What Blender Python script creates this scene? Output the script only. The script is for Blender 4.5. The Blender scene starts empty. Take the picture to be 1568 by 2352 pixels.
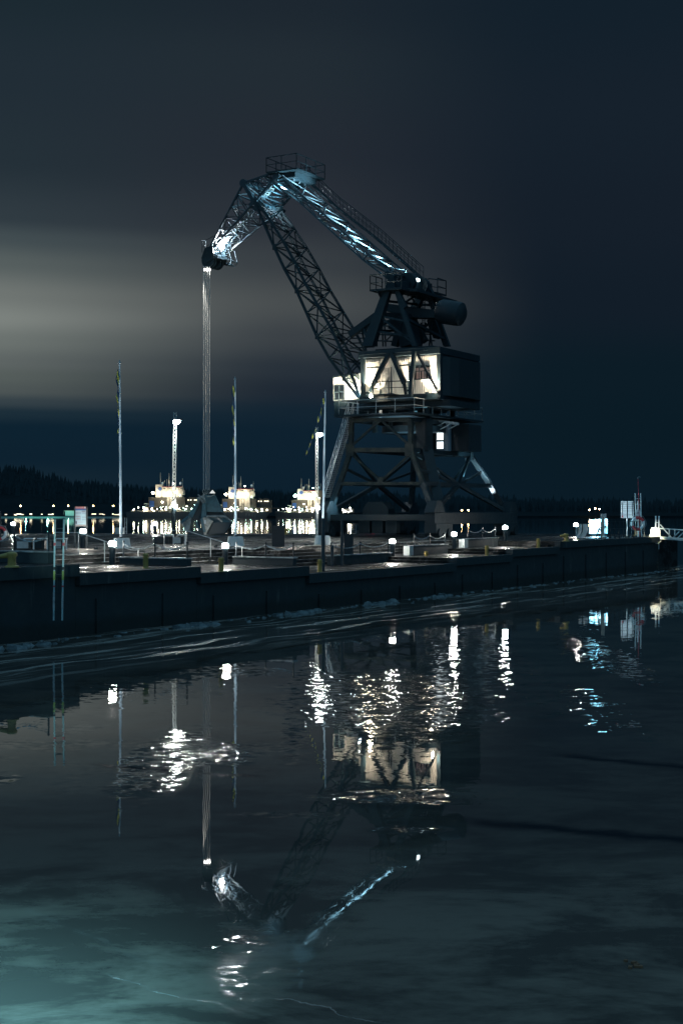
import bpy, math, random
from mathutils import Vector, Matrix
random.seed(7)
S = bpy.context.scene
COL = S.collection
V = Vector
F = 3267.0            # focal length in units of a 1568 px wide picture
CAMZ = 4.6
# ------------------------------------------------------------------ camera
cd = bpy.data.cameras.new('camera'); cam = bpy.data.objects.new('camera', cd); COL.objects.link(cam)
cam.location = (0, 0, CAMZ); cam.rotation_euler = (math.radians(90), 0, 0)
cd.sensor_fit = 'VERTICAL'; cd.sensor_height = 36.0; cd.lens = 50.0
cd.clip_start = 0.1; cd.clip_end = 9000
S.camera = cam
# ------------------------------------------------------------------ exposure
S.view_settings.view_transform = 'Standard'; S.view_settings.look = 'None'
S.view_settings.exposure = 0.0; S.view_settings.gamma = 1.0

def lin(c):
    return tuple(((x/255)/12.92 if x/255 <= .04045 else ((x/255+.055)/1.055)**2.4) for x in c)+(1.0,)
# ------------------------------------------------------------------ node helper
class NT:
    def __init__(s, nt): s.nt = nt; s.n = nt.nodes; s.l = nt.links
    def add(s, t, **kw):
        n = s.n.new(t)
        for k, v in kw.items(): setattr(n, k, v)
        return n
    def inp(s, node, i, v):
        if v is None: return
        if hasattr(v, 'is_output') or hasattr(v, 'links'): s.l.new(v, node.inputs[i])
        else: node.inputs[i].default_value = v
    def math(s, op, a, b=None, c=None, clamp=False):
        n = s.add('ShaderNodeMath', operation=op); n.use_clamp = clamp
        s.inp(n, 0, a); s.inp(n, 1, b); s.inp(n, 2, c); return n.outputs[0]
    def noise(s, vec, scale, detail=3, rough=.55, dist=0.0):
        n = s.add('ShaderNodeTexNoise'); s.inp(n, 'Vector', vec)
        n.inputs['Scale'].default_value = scale; n.inputs['Detail'].default_value = detail
        n.inputs['Roughness'].default_value = rough; n.inputs['Distortion'].default_value = dist
        return n.outputs[0]
    def ramp(s, fac, stops, interp='EASE'):
        n = s.add('ShaderNodeValToRGB'); cr = n.color_ramp; cr.interpolation = interp
        while len(cr.elements) > 1: cr.elements.remove(cr.elements[-1])
        for i, (p, c) in enumerate(stops):
            e = cr.elements[0] if i == 0 else cr.elements.new(p)
            e.position = p; e.color = c if len(c) == 4 else tuple(c)+(1,)
        s.inp(n, 0, fac); return n.outputs[0]
    def mapr(s, v, a, b, c=0., d=1.):
        n = s.add('ShaderNodeMapRange', interpolation_type='SMOOTHSTEP')
        s.inp(n, 0, v); n.inputs[1].default_value = a; n.inputs[2].default_value = b
        n.inputs[3].default_value = c; n.inputs[4].default_value = d; return n.outputs[0]
    def mixc(s, f, a, b):
        n = s.add('ShaderNodeMix', data_type='RGBA'); s.inp(n, 0, f); s.inp(n, 6, a); s.inp(n, 7, b); return n.outputs[2]
    def mixf(s, f, a, b):
        n = s.add('ShaderNodeMix', data_type='FLOAT'); s.inp(n, 0, f); s.inp(n, 2, a); s.inp(n, 3, b); return n.outputs[0]
    def vmul(s, vec, xyz, rotz=0):
        n = s.add('ShaderNodeMapping'); s.inp(n, 0, vec); n.inputs['Scale'].default_value = xyz
        n.inputs['Rotation'].default_value = (0, 0, rotz); return n.outputs[0]
# ------------------------------------------------------------------ world: night cloud lit by the town
W = bpy.data.worlds.new('World'); S.world = W; W.use_nodes = True
t = NT(W.node_tree); t.n.clear()
tc = t.add('ShaderNodeTexCoord'); sep = t.add('ShaderNodeSeparateXYZ'); t.l.new(tc.outputs['Generated'], sep.inputs[0])
X, Y, Z = sep.outputs
hor = t.math('SQRT', t.math('ADD', t.math('MULTIPLY', X, X), t.math('MULTIPLY', Y, Y)))
v = t.math('DIVIDE', Z, t.math('MAXIMUM', hor, .01))
az = t.math('ARCTAN2', X, Y)
cv = t.add('ShaderNodeCombineXYZ'); t.l.new(az, cv.inputs[0]); t.l.new(v, cv.inputs[1])
n1 = t.noise(t.vmul(cv.outputs[0], (2.2, 9, 1)), 1.0, 4, .5)
n2 = t.noise(t.vmul(cv.outputs[0], (5, 5, 1)), 1.0, 3, .5)
vw = t.math('ADD', v, t.math('MULTIPLY', t.math('SUBTRACT', n1, .5), .016))
vw = t.math('ADD', vw, t.math('MULTIPLY', az, .012))
fac = t.math('MULTIPLY', t.math('ABSOLUTE', vw), 2.5)
def yy(y): return (1176-y)/F*2.5
Lft = [(1176,(12,32,46)),(1110,(20,38,50)),(1060,(13,33,47)),(995,(13,34,48)),(962,(28,46,57)),(940,(54,66,72)),(915,(78,86,86)),(880,(86,94,92)),(850,(94,101,100)),(800,(108,115,112)),(750,(125,131,127)),(700,(112,118,115)),(630,(86,95,95)),(575,(66,77,81)),(530,(48,59,66)),(400,(36,48,56)),(200,(33,45,54)),(0,(27,41,49))]
Mid = [(1176,(12,31,45)),(1000,(14,33,47)),(950,(19,36,49)),(900,(30,40,51)),(850,(39,48,57)),(780,(58,64,69)),(700,(72,77,79)),(600,(56,62,67)),(500,(42,48,56)),(350,(36,43,52)),(150,(34,44,52)),(0,(29,39,48))]
Rgt = [(1176,(10,27,38)),(1000,(10,27,37)),(850,(12,28,38)),(700,(18,29,40)),(500,(21,31,42)),(250,(22,33,44)),(0,(19,32,43))]
def st(L): return [(yy(y), lin(c)) for y, c in L]
cl = t.ramp(fac, st(Lft)); cm = t.ramp(fac, st(Mid)); crr = t.ramp(fac, st(Rgt))
azw = t.math('ADD', az, t.math('MULTIPLY', t.math('SUBTRACT', n2, .5), .03))
m1 = t.mapr(azw, -.26, -.03); m2 = t.mapr(azw, -.04, .15)
sky = t.mixc(m2, t.mixc(m1, cl, cm), crr)
# upper sky and the side behind the camera: brightness added to lift dark surfaces
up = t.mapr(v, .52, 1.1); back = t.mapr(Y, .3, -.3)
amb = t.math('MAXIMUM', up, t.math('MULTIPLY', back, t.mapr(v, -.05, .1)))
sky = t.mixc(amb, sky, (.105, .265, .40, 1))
nish = t.add('ShaderNodeTexSky'); nish.sky_type = 'NISHITA'; nish.sun_disc = False
nish.sun_elevation = math.radians(-9); nish.sun_rotation = math.radians(-60)
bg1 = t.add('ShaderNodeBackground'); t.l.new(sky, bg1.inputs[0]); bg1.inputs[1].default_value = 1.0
bg2 = t.add('ShaderNodeBackground'); t.l.new(nish.outputs[0], bg2.inputs[0]); bg2.inputs[1].default_value = .05
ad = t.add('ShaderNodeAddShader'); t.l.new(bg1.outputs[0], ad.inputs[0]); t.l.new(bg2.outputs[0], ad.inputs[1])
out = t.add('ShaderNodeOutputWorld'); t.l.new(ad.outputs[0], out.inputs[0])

# ------------------------------------------------------------------ picture tracing and site frames
def ray(p): return V(((p[0]-784)/F, 1.0, -(p[1]-1176)/F))
def at(x, y, Yd): r = ray((x, y)); return V((r.x*Yd, Yd, CAMZ+r.z*Yd))
def onz(x, y, z):                       # point of the picture lying at height z
    r = ray((x, y)); k = (z-CAMZ)/r.z; return V((r.x*k, k, z))
QO = V((-1.73, 67.1, 0)); QD = V((.506, .863, 0)).normalized(); QI = V((-.863, .506, 0)).normalized()
def Q(s, tt, z=0): return QO+QD*s+QI*tt+V((0, 0, z))
CC = V((5.89, 115.9, 0)); CA = V((-math.cos(math.radians(30)), .5, 0)); CW = V((.5, math.cos(math.radians(30)), 0))
UP = V((0, 0, 1))
def onp(p, lat):                        # point of the picture lying in the crane's vertical plane at lateral offset lat
    r = ray(p); o = V((0, 0, CAMZ)); k = (CC.dot(CW)+lat)/r.dot(CW); return o+r*k
def cr_(ox, oy, sc):
    return lambda x, y: ((ox+x/sc)/1.7417, (oy+y/sc)/1.7417)
c1 = cr_(750, 580, 2.6133); c2 = cr_(1050, 580, 1.96); c3 = cr_(1250, 1050, 2.24); c4 = cr_(1250, 1600, 1.96)
c5 = cr_(1260, 1400, 3.136); c6 = cr_(1400, 1080, 3.136); c7 = cr_(1650, 1650, 3.92)

# ------------------------------------------------------------------ materials
def mat(name, col, rough=.5, metal=0., bump=None, var=None, spec=.5, coat=0):
    m = bpy.data.materials.new(name); m.use_nodes = True; t = NT(m.node_tree)
    b = t.n['Principled BSDF']; b.inputs['Roughness'].default_value = rough; b.inputs['Metallic'].default_value = metal
    b.inputs['Base Color'].default_value = tuple(col)+(1,); b.inputs['Specular IOR Level'].default_value = spec
    b.inputs['Coat Weight'].default_value = coat
    g = t.add('ShaderNodeNewGeometry').outputs['Position']
    if var:                             # (second colour, scale, low, high)
        f = t.mapr(t.noise(g, var[1], 5, .6), var[2], var[3])
        t.l.new(t.mixc(f, tuple(col)+(1,), tuple(var[0])+(1,)), b.inputs['Base Color'])
        r = t.mixf(t.noise(g, var[1]*1.7, 3), max(rough-.18, .04), min(rough+.18, 1)); t.l.new(r, b.inputs['Roughness'])
    if bump:
        bn = t.add('ShaderNodeBump'); bn.inputs['Strength'].default_value = bump[1]; bn.inputs['Distance'].default_value = bump[2]
        t.l.new(t.noise(g, bump[0], 4), bn.inputs['Height']); t.l.new(bn.outputs[0], b.inputs['Normal'])
    return m
def emit(name, col, s):
    m = bpy.data.materials.new(name); m.use_nodes = True; b = m.node_tree.nodes['Principled BSDF']
    b.inputs['Base Color'].default_value = (.8, .8, .8, 1); b.inputs['Emission Color'].default_value = tuple(col)+(1,)
    b.inputs['Emission Strength'].default_value = s; return m
def stain(m):                            # pale drips and a darker tide band on the quay concrete
    t = NT(m.node_tree); b = t.n['Principled BSDF']; old = b.inputs['Base Color'].links[0].from_socket
    g = t.add('ShaderNodeNewGeometry').outputs['Position']; sp = t.add('ShaderNodeSeparateXYZ'); t.l.new(g, sp.inputs[0])
    f = t.mapr(t.noise(t.vmul(g, (1.6, 1.6, .16)), 1., 6, .7), .60, .72)
    c = t.mixc(t.math('MULTIPLY', f, .8), old, (.10, .105, .10, 1))
    wz_ = t.math('ADD', sp.outputs[2], t.math('MULTIPLY', t.noise(g, 1.2, 4), .5)); c = t.mixc(t.mapr(wz_, 1.0, .6), c, (.012, .018, .018, 1)); t.l.new(c, b.inputs['Base Color'])
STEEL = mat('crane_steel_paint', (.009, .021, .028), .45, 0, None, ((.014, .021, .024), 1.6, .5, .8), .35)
STEEL2 = mat('lit_lattice_steel', (.020, .034, .044), .4, 0, None, None, .4)  # paler copy of the crane steel for lit members, lamplight in the tone
TIEM = mat('lit_tie_boom_steel', (.05, .08, .10), .4, 0, None, ((.03, .045, .05), 3, .4, .7), .4)  # lightened further so the tie boom looks lit along its length
DARK = mat('black_painted_metal', (.008, .019, .026), .5, 0, None, ((.012, .019, .023), 2.5, .45, .8), .35)
GALV = mat('galvanised_steel', (.42, .46, .47), .35, .6, None, ((.25, .28, .29), 6, .4, .7))
PORTAL = mat('weathered_lit_portal_steel', (.040, .046, .038), .55, 0, (8, .3, .01), ((.008, .018, .02), 1.3, .36, .60), .3)  # weathered steel, lamplight on the front frame put in as a paler tone
WHITE = mat('white_painted_metal', (.7, .74, .75), .35, 0, None, ((.55, .6, .62), 5, .5, .8))
CONC = mat('pale_concrete', (.42, .46, .46), .75, 0, (25, .3, .01), ((.3, .33, .33), 2.2, .4, .7))
WALLC = mat('dark_quay_concrete', (.018, .030, .035), .7, 0, (3, .5, .05), ((.03, .04, .04), .9, .52, .75))
stain(WALLC)
YEL = mat('yellow_paint', (.36, .25, .07), .5, 0, (12, .3, .01), ((.2, .15, .05), 5, .5, .75))
REDP = mat('red_paint', (.5, .05, .06), .5); BLUEP = mat('blue_paint', (.02, .07, .22), .5)
TEALP = mat('teal_reflective_paint', (.3, .6, .6), .4); LIME = mat('lime_reflective_paint', (.3, .4, .08), .4)
WOOD = mat('wet_dark_timber', (.05, .042, .035), .5, 0, (9, .4, .01), ((.1, .085, .065), 2, .4, .7))
GLASS = mat('dark_window_glass', (.01, .014, .018), .05, 0, None, None, .8)
LAMPW = emit('lamp_white', (1, .95, .86), 330.); LAMPC = emit('lamp_cool_white', (.86, .97, 1), 90.)
LAMPB = emit('bulkhead_lamp', (1, .93, .82), 70.); PANEL = emit('lit_window_pane', (.82, .95, 1), 3.0)
SODIUM = emit('orange_street_lamp', (1, .62, .28), 60.); SHIPL = emit('ship_deck_lamp', (1, .88, .66), 60.)
SHIPG = emit('ship_green_white_lamp', (.65, 1, .85), 70.); SHIPW = emit('ship_lit_window', (1, .85, .58), 3.)
REDL = emit('red_marker_lamp', (1, .05, .1), 12.)

def clear_glass():
    m = bpy.data.materials.new('clear_glass'); m.use_nodes = True; b = m.node_tree.nodes['Principled BSDF']
    b.inputs['Base Color'].default_value = (.8, .8, .8, 1); b.inputs['Transmission Weight'].default_value = 1.; b.inputs['Roughness'].default_value = .02; b.inputs['IOR'].default_value = 1.12
    return m
def ground_mat():
    m = bpy.data.materials.new('wet_icy_paving'); m.use_nodes = True; t = NT(m.node_tree); b = t.n['Principled BSDF']
    g = t.add('ShaderNodeNewGeometry').outputs['Position']
    q = t.vmul(g, (1, 1, 1), math.radians(-59.6))
    ice = t.mapr(t.noise(t.vmul(q, (.6, 1.6, 1)), .55, 6, .65, .4), .46, .60); fine = t.noise(q, 6, 4, .6)
    col = t.mixc(t.noise(q, 2.4, 4), (.004, .007, .009, 1), (.012, .014, .014, 1))
    col = t.mixc(t.math('MULTIPLY', ice, .75), col, (.028, .029, .028, 1)); t.l.new(col, b.inputs['Base Color'])
    t.l.new(t.math('ADD', t.mixf(ice, .62, .12), t.math('MULTIPLY', fine, .2)), b.inputs['Roughness']); t.l.new(t.mixf(ice, .12, .5), b.inputs['Specular IOR Level'])
    bn = t.add('ShaderNodeBump'); bn.inputs['Strength'].default_value = .55; bn.inputs['Distance'].default_value = .03
    h = t.math('ADD', t.noise(q, 5, 4, .6), t.math('MULTIPLY', t.noise(q, 26, 2), .25))
    t.l.new(h, bn.inputs['Height']); t.l.new(bn.outputs[0], b.inputs['Normal'])
    return m
PAVE = ground_mat()

def corrugated(name, col, col2, ax, period=.16):
    m = bpy.data.materials.new(name); m.use_nodes = True; t = NT(m.node_tree); b = t.n['Principled BSDF']
    g = t.add('ShaderNodeNewGeometry').outputs['Position']
    d = t.add('ShaderNodeVectorMath', operation='DOT_PRODUCT'); t.l.new(g, d.inputs[0]); d.inputs[1].default_value = ax
    wv = t.math('SINE', t.math('MULTIPLY', d.outputs['Value'], 2*math.pi/period))
    st_ = t.mapr(t.noise(t.vmul(g, (2.5, 2.5, .35)), 1., 4), .42, .7)
    t.l.new(t.mixc(st_, tuple(col)+(1,), tuple(col2)+(1,)), b.inputs['Base Color']); b.inputs['Roughness'].default_value = .5
    bn = t.add('ShaderNodeBump'); bn.inputs['Strength'].default_value = .8; bn.inputs['Distance'].default_value = .03
    t.l.new(wv, bn.inputs['Height']); t.l.new(bn.outputs[0], b.inputs['Normal']); return m
CORR = corrugated('white_corrugated_sheet', (.62, .6, .55), (.42, .4, .36), tuple(CA))

def ice_mat():
    m = bpy.data.materials.new('harbour_ice_and_water'); m.use_nodes = True; t = NT(m.node_tree); b = t.n['Principled BSDF']
    g = t.add('ShaderNodeNewGeometry').outputs['Position']
    sp = t.add('ShaderNodeSeparateXYZ'); t.l.new(g, sp.inputs[0]); X, Y = sp.outputs[0], sp.outputs[1]
    def dotp(vec, off):
        n = t.add('ShaderNodeVectorMath', operation='DOT_PRODUCT'); t.l.new(g, n.inputs[0]); n.inputs[1].default_value = vec
        return t.math('ADD', n.outputs['Value'], off)
    nn = -QI; dw = dotp(tuple(nn), -QO.dot(nn))          # metres out from the quay wall
    sw = dotp(tuple(QD), -QO.dot(QD))
    warp = t.noise(g, .13, 3)
    dww = t.math('ADD', dw, t.math('MULTIPLY', t.math('SUBTRACT', warp, .5), 2.6))
    def blob(cx, cy, rx, ry, edge=.55):
        a = t.math('DIVIDE', t.math('SUBTRACT', X, cx), rx); c = t.math('DIVIDE', t.math('SUBTRACT', Y, cy), ry)
        r = t.math('SQRT', t.math('ADD', t.math('MULTIPLY', a, a), t.math('MULTIPLY', c, c)))
        r = t.math('ADD', r, t.math('MULTIPLY', t.math('SUBTRACT', t.noise(g, .9, 4, .65), .5), 1.3))
        return t.mapr(r, 1.0+edge/2, 1.0-edge/2)
    # broken, wet patches where the film on the ice is ruffled
    ruf = blob(1.4, 35.6, 2.6, 5.6)
    for a, wgt in (((-3.3, 26.2, .62, 3.4), 1.2), ((-2.6, 27.0, 1.1, 1.2), 1), ((-.95, 36, .35, 9), .8), ((-3.3, 41, 1.2, 1.6), .7), ((-.78, 13.9, .42, .7), 1.), ((-1.05, 15.1, .45, .35), .9),
              ((5.9, 33, .8, 5), .9), ((8.2, 46, 1.0, 8), .9), ((1.4, 23.0, 1.9, .55), 1), ((3.3, 42, .8, 12), .6), ((4.9, 42, .9, 13), .7), ((-.9, 21.6, .9, .2), 1), ((.9, 20.6, .6, .25), .7), ((-6.0, 24.5, .5, .5), .5), ((-5.9, 37, 3.2, 3.5), .12)):
        ruf = t.math('MAXIMUM', ruf, t.math('MULTIPLY', blob(*a), wgt))
    strk = t.mapr(t.noise(t.vmul(g, (.5, .16, 1), math.radians(0)), 1., 4, .6), .5, .62)
    # bands of broken ice along the wall
    sv = t.add('ShaderNodeCombineXYZ'); t.l.new(t.math('MULTIPLY', sw, .09), sv.inputs[0]); t.l.new(t.math('MULTIPLY', dww, 1.35), sv.inputs[1])
    band = t.math('MULTIPLY', t.mapr(t.noise(sv.outputs[0], 1., 7, .68), .49, .60), t.mapr(dw, 10.5, 6.0))
    far = t.mapr(Y, 118, 128)
    near = t.mapr(Y, 21, 15)
    # pale frozen sheet in the foreground with cracks
    big = t.math('ADD', t.math('MULTIPLY', t.noise(t.vmul(g, (.35, .5, 1)), 1., 8, .66, .5), .72), t.math('MULTIPLY', t.noise(t.vmul(g, (1.1, 2.6, 1)), 1., 8, .7, .3), .28))
    frost = t.math('MAXIMUM', t.math('MULTIPLY', t.mapr(big, .40, .60), t.mixf(near, .3, 1.0)), t.math('MULTIPLY', t.mapr(Y, 22, 14), .22))
    def curve(a, b_, c_, w, x0=-99, x1=99):               # crack y = a + b x + c x^2
        f = t.math('ADD', t.math('ADD', a, t.math('MULTIPLY', X, b_)), t.math('MULTIPLY', t.math('MULTIPLY', X, X), c_))
        f = t.math('ADD', f, t.math('MULTIPLY', t.math('SUBTRACT', t.noise(g, 1.6, 4), .5), .7))
        d = t.math('ABSOLUTE', t.math('SUBTRACT', Y, f))
        k = t.mapr(d, w, 0)
        k = t.math('MULTIPLY', k, t.mapr(X, x0-.3, x0+.3)); return t.math('MULTIPLY', k, t.mapr(X, x1+.3, x1-.3))
    crack = t.math('MAXIMUM', curve(13.02, -.74, .0, .035, -.7, 2.5), t.math('MAXIMUM', t.math('MULTIPLY', curve(12.3, -1.15, 0., .13, -9, -1.3), .22), curve(12.35, -.75, 0., .045, -2.5, -1.2)))
    crack = t.math('MULTIPLY', crack, t.mapr(t.noise(g, 2.2, 4), .35, .6))
    lead = t.math('MAXIMUM', curve(21.95, -.42, .0, .5, 1.9, 12), curve(29.7, -.72, .01, .5, 4.1, 7.5))
    lead = t.math('MAXIMUM', lead, curve(24.5, -.1, .05, .25, -4.5, -1.5))
    floe = t.mapr(t.noise(t.vmul(g, (.28, .11, 1)), 1., 3, .5, .3), .60, .64)
    col = t.mixc(frost, (.045, .040, .036, 1), (.19, .155, .125, 1))
    col = t.mixc(t.math('MULTIPLY', floe, .25), col, (.05, .05, .05, 1))
    col = t.mixc(t.math('MULTIPLY', band, .9), col, (.34, .31, .28, 1))
    col = t.mixc(t.math('MULTIPLY', crack, .6), col, (.22, .21, .19, 1))
    col = t.mixc(lead, col, (.006, .012, .016, 1))
    col = t.mixc(far, col, (.01, .02, .025, 1))
    t.l.new(col, b.inputs['Base Color'])
    r = t.mixf(frost, .008, .022)
    r = t.mixf(t.math('MULTIPLY', floe, .7), r, .04)
    r = t.mixf(band, r, .26); r = t.mixf(ruf, r, .045); r = t.mixf(t.math('MAXIMUM', t.math('MAXIMUM', blob(-3.1, 26.4, .7, 3.0, .9), blob(-.9, 14.4, .4, 1.3, .9)), t.math('MULTIPLY', blob(1.4, 36, 2.2, 4.5, .9), .35)), r, .10); r = t.mixf(lead, r, .1); r = t.mixf(crack, r, .4)
    r = t.mixf(far, r, .03); t.l.new(r, b.inputs['Roughness'])
    b.inputs['IOR'].default_value = 1.33
    # surface relief: slopes taken straight from vector noise
    def slope(scale, detail, rough=.5, dist=0., sc=(1, 1, 1)):
        n = t.add('ShaderNodeTexNoise'); t.l.new(t.vmul(g, sc), n.inputs['Vector']); n.inputs['Scale'].default_value = scale
        n.inputs['Detail'].default_value = detail; n.inputs['Roughness'].default_value = rough; n.inputs['Distortion'].default_value = dist
        v_ = t.add('ShaderNodeVectorMath', operation='SUBTRACT'); t.l.new(n.outputs['Color'], v_.inputs[0]); v_.inputs[1].default_value = (.5, .5, .5); return v_.outputs[0]
    def vs(vec, f):
        n = t.add('ShaderNodeVectorMath', operation='SCALE'); t.l.new(vec, n.inputs[0])
        if isinstance(f, (int, float)): n.inputs['Scale'].default_value = f
        else: t.l.new(f, n.inputs['Scale'])
        return n.outputs[0]
    def va(a, b_):
        n = t.add('ShaderNodeVectorMath', operation='ADD'); t.l.new(a, n.inputs[0]); t.l.new(b_, n.inputs[1]); return n.outputs[0]
    patchy = t.mapr(t.noise(t.vmul(g, (.55, .9, 1)), 1., 4, .6), .36, .56)
    flk = t.mapr(t.noise(t.vmul(g, (2.2, 2.6, 1)), 1., 4, .7, .4), .36, .54)
    rufm = t.math('MULTIPLY', ruf, t.math('MULTIPLY', flk, t.mixf(patchy, .6, 1.)))
    n_ = vs(slope(3.4, 3, .6, .3, (1, 1.25, 1)), t.math('MULTIPLY', rufm, .48))
    n_ = va(n_, vs(slope(30, 2, .5), t.math('MULTIPLY', ruf, .03)))
    n_ = va(n_, vs(slope(1.1, 3, .5), t.mixf(far, .0045, .0012)))
    n_ = va(n_, vs(slope(7, 3, .5), .0022))
    n_ = va(n_, vs(slope(5.5, 3, .6, 0, (.8, 1.3, 1)), t.math('MULTIPLY', t.math('MULTIPLY', t.mapr(Y, 19, 30), t.mapr(t.noise(g, .8, 3), .42, .66)), .045)))
    n_ = va(n_, vs(slope(.22, 3, .5, 0, (.3, 1.6, 1)), t.math('MULTIPLY', far, .006)))
    n_ = va(n_, vs(slope(1.6, 4, .6), t.math('MULTIPLY', band, .07)))
    n_ = va(n_, vs(slope(1.5, 6, .7), t.math('MULTIPLY', t.math('MULTIPLY', strk, near), .010)))
    fl_ = t.add('ShaderNodeVectorMath', operation='MULTIPLY'); t.l.new(n_, fl_.inputs[0]); fl_.inputs[1].default_value = (1, 1, 0)
    up_v = t.add('ShaderNodeVectorMath', operation='ADD'); t.l.new(fl_.outputs[0], up_v.inputs[0]); up_v.inputs[1].default_value = (0, 0, 1)
    nm = t.add('ShaderNodeVectorMath', operation='NORMALIZE'); t.l.new(up_v.outputs[0], nm.inputs[0]); t.l.new(nm.outputs[0], b.inputs['Normal'])
    t.l.new(t.mixf(lead, .5, .08), b.inputs['Specular IOR Level'])
    return m
ICE = ice_mat()

# ------------------------------------------------------------------ mesh helper
class MB:
    def __init__(s): s.v = []; s.f = []
    def hexa(s, p):                      # 8 corners: bottom loop then top loop
        n = len(s.v); s.v += [tuple(q) for q in p]
        s.f += [(n, n+3, n+2, n+1), (n+4, n+5, n+6, n+7)]+[(n+i, n+(i+1) % 4, n+4+(i+1) % 4, n+4+i) for i in range(4)]
        return s
    def box(s, c, sx, sy, sz, ax=V((1, 0, 0)), ay=V((0, 1, 0)), az=V((0, 0, 1))):   # centre, full sizes, axes
        c = V(c); a = ax*(sx/2); b = ay*(sy/2); d = az*(sz/2)
        return s.hexa([c-a-b-d, c+a-b-d, c+a+b-d, c-a+b-d, c-a-b+d, c+a-b+d, c+a+b+d, c-a+b+d])
    def beam(s, p, q, w, h=None, up=UP):  # rectangular bar
        p = V(p); q = V(q); h = h or w; d = (q-p)
        if d.length < 1e-5: return s
        d.normalize(); sd = d.cross(up)
        if sd.length < 1e-3: sd = d.cross(V((1, 0, 0)))
        sd.normalize(); u = sd.cross(d); a = sd*(w/2); b = u*(h/2)
        return s.hexa([p-a-b, p+a-b, p+a+b, p-a+b, q-a-b, q+a-b, q+a+b, q-a+b])
    def tube(s, p, q, r, r2=None, n=8, cap=True):
        p = V(p); q = V(q); r2 = r if r2 is None else r2; d = (q-p)
        if d.length < 1e-6: return s
        d.normalize(); a = d.cross(UP)
        if a.length < 1e-3: a = V((1, 0, 0))
        a.normalize(); b = a.cross(d); k = len(s.v)
        for o, rr in ((p, r), (q, r2)):
            for i in range(n):
                an = 2*math.pi*i/n; s.v.append(tuple(o+a*(math.cos(an)*rr)+b*(math.sin(an)*rr)))
        s.f += [(k+i, k+n+i, k+n+(i+1) % n, k+(i+1) % n) for i in range(n)]
        if cap: s.f += [tuple(range(k, k+n)), tuple(range(k+2*n-1, k+n-1, -1))]
        return s
    def path(s, pts, r, n=6):
        for a, b in zip(pts[:-1], pts[1:]): s.tube(a, b, r, n=n)
        return s
    def lathe(s, c, prof, n=20, ax=UP, a=None):          # profile of (radius, height) along ax
        c = V(c); a = a or (V((1, 0, 0)) if abs(ax.x) < .9 else V((0, 1, 0))); a = (a-ax*a.dot(ax)).normalized(); b = ax.cross(a); k = len(s.v)
        for r, z in prof:
            for i in range(n):
                an = 2*math.pi*i/n; s.v.append(tuple(c+a*(math.cos(an)*r)+b*(math.sin(an)*r)+ax*z))
        for j in range(len(prof)-1):
            s.f += [(k+j*n+i, k+j*n+(i+1) % n, k+(j+1)*n+(i+1) % n, k+(j+1)*n+i) for i in range(n)]
        s.f += [tuple(range(k+n-1, k-1, -1)), tuple(range(k+(len(prof)-1)*n, k+len(prof)*n))]
        return s
    def ball(s, c, r, n=12, sz=1.):
        return s.lathe(c, [(max(r*math.sin(math.pi*i/8), r*.02), -r*sz*math.cos(math.pi*i/8)) for i in range(9)], n)
    def prism(s, pts, ext):              # polygon pushed along a vector
        k = len(s.v); n = len(pts); s.v += [tuple(V(p)) for p in pts]+[tuple(V(p)+ext) for p in pts]
        s.f += [tuple(range(k, k+n)), tuple(range(k+2*n-1, k+n-1, -1))]+[(k+i, k+n+i, k+n+(i+1) % n, k+(i+1) % n) for i in range(n)]
        return s
    def torus(s, c, R, r, ax, a, n=28, m=8, a0=0, a1=2*math.pi):
        c = V(c); b = ax.cross(a); k = len(s.v); full = abs(a1-a0-2*math.pi) < 1e-3; cnt = n if full else n+1
        for i in range(cnt):
            an = a0+(a1-a0)*i/n; d = a*math.cos(an)+b*math.sin(an)
            for j in range(m):
                bn = 2*math.pi*j/m; s.v.append(tuple(c+d*(R+r*math.cos(bn))+ax*(r*math.sin(bn))))
        for i in range(n):
            i2 = (i+1) % cnt
            s.f += [(k+i*m+j, k+i2*m+j, k+i2*m+(j+1) % m, k+i*m+(j+1) % m) for j in range(m)]
        return s
    def build(s, name, m, parent=None, smooth=False, bevel=0):
        me = bpy.data.meshes.new(name); me.from_pydata(s.v, [], s.f); me.materials.append(m)
        o = bpy.data.objects.new(name, me); COL.objects.link(o)
        if parent is not None:
            o.parent = parent; me.transform(Matrix.Translation(-wloc(parent)))
        if smooth:
            me.polygons.foreach_set('use_smooth', [True]*len(me.polygons))
            md = o.modifiers.new('edge', 'EDGE_SPLIT'); md.split_angle = math.radians(40)
        if bevel:
            md = o.modifiers.new('bevel', 'BEVEL'); md.width = bevel; md.segments = 2; md.limit_method = 'ANGLE'
        me.update(); return o
def wloc(o):
    l = V((0, 0, 0))
    while o is not None: l += o.location; o = o.parent
    return l
def tag(o, label=None, cat=None, group=None, kind=None):
    if label: o['label'] = label
    if cat: o['category'] = cat
    if group: o['group'] = group
    if kind: o['kind'] = kind
    return o
def empty(name, loc, label, cat, group=None):
    o = bpy.data.objects.new(name, None); COL.objects.link(o); o.location = loc; o.empty_display_size = .3
    return tag(o, label, cat, group)
def kids(o): return [c for c in bpy.data.objects if c.parent == o]
def copy_tree(o, loc, label, rz=None):
    r = o.copy(); COL.objects.link(r); r.location = loc; r['label'] = label
    if rz is not None: r.rotation_euler = (0, 0, rz)
    for ch in KIDS[o.name]:
        c = ch.copy(); COL.objects.link(c); c.parent = r
        for g in KIDS.get(ch.name, []):
            d = g.copy(); COL.objects.link(d); d.parent = c
    return r
KIDS = {}
def remember(o):
    KIDS[o.name] = kids(o)
    for c in KIDS[o.name]: KIDS[c.name] = kids(c)
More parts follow.
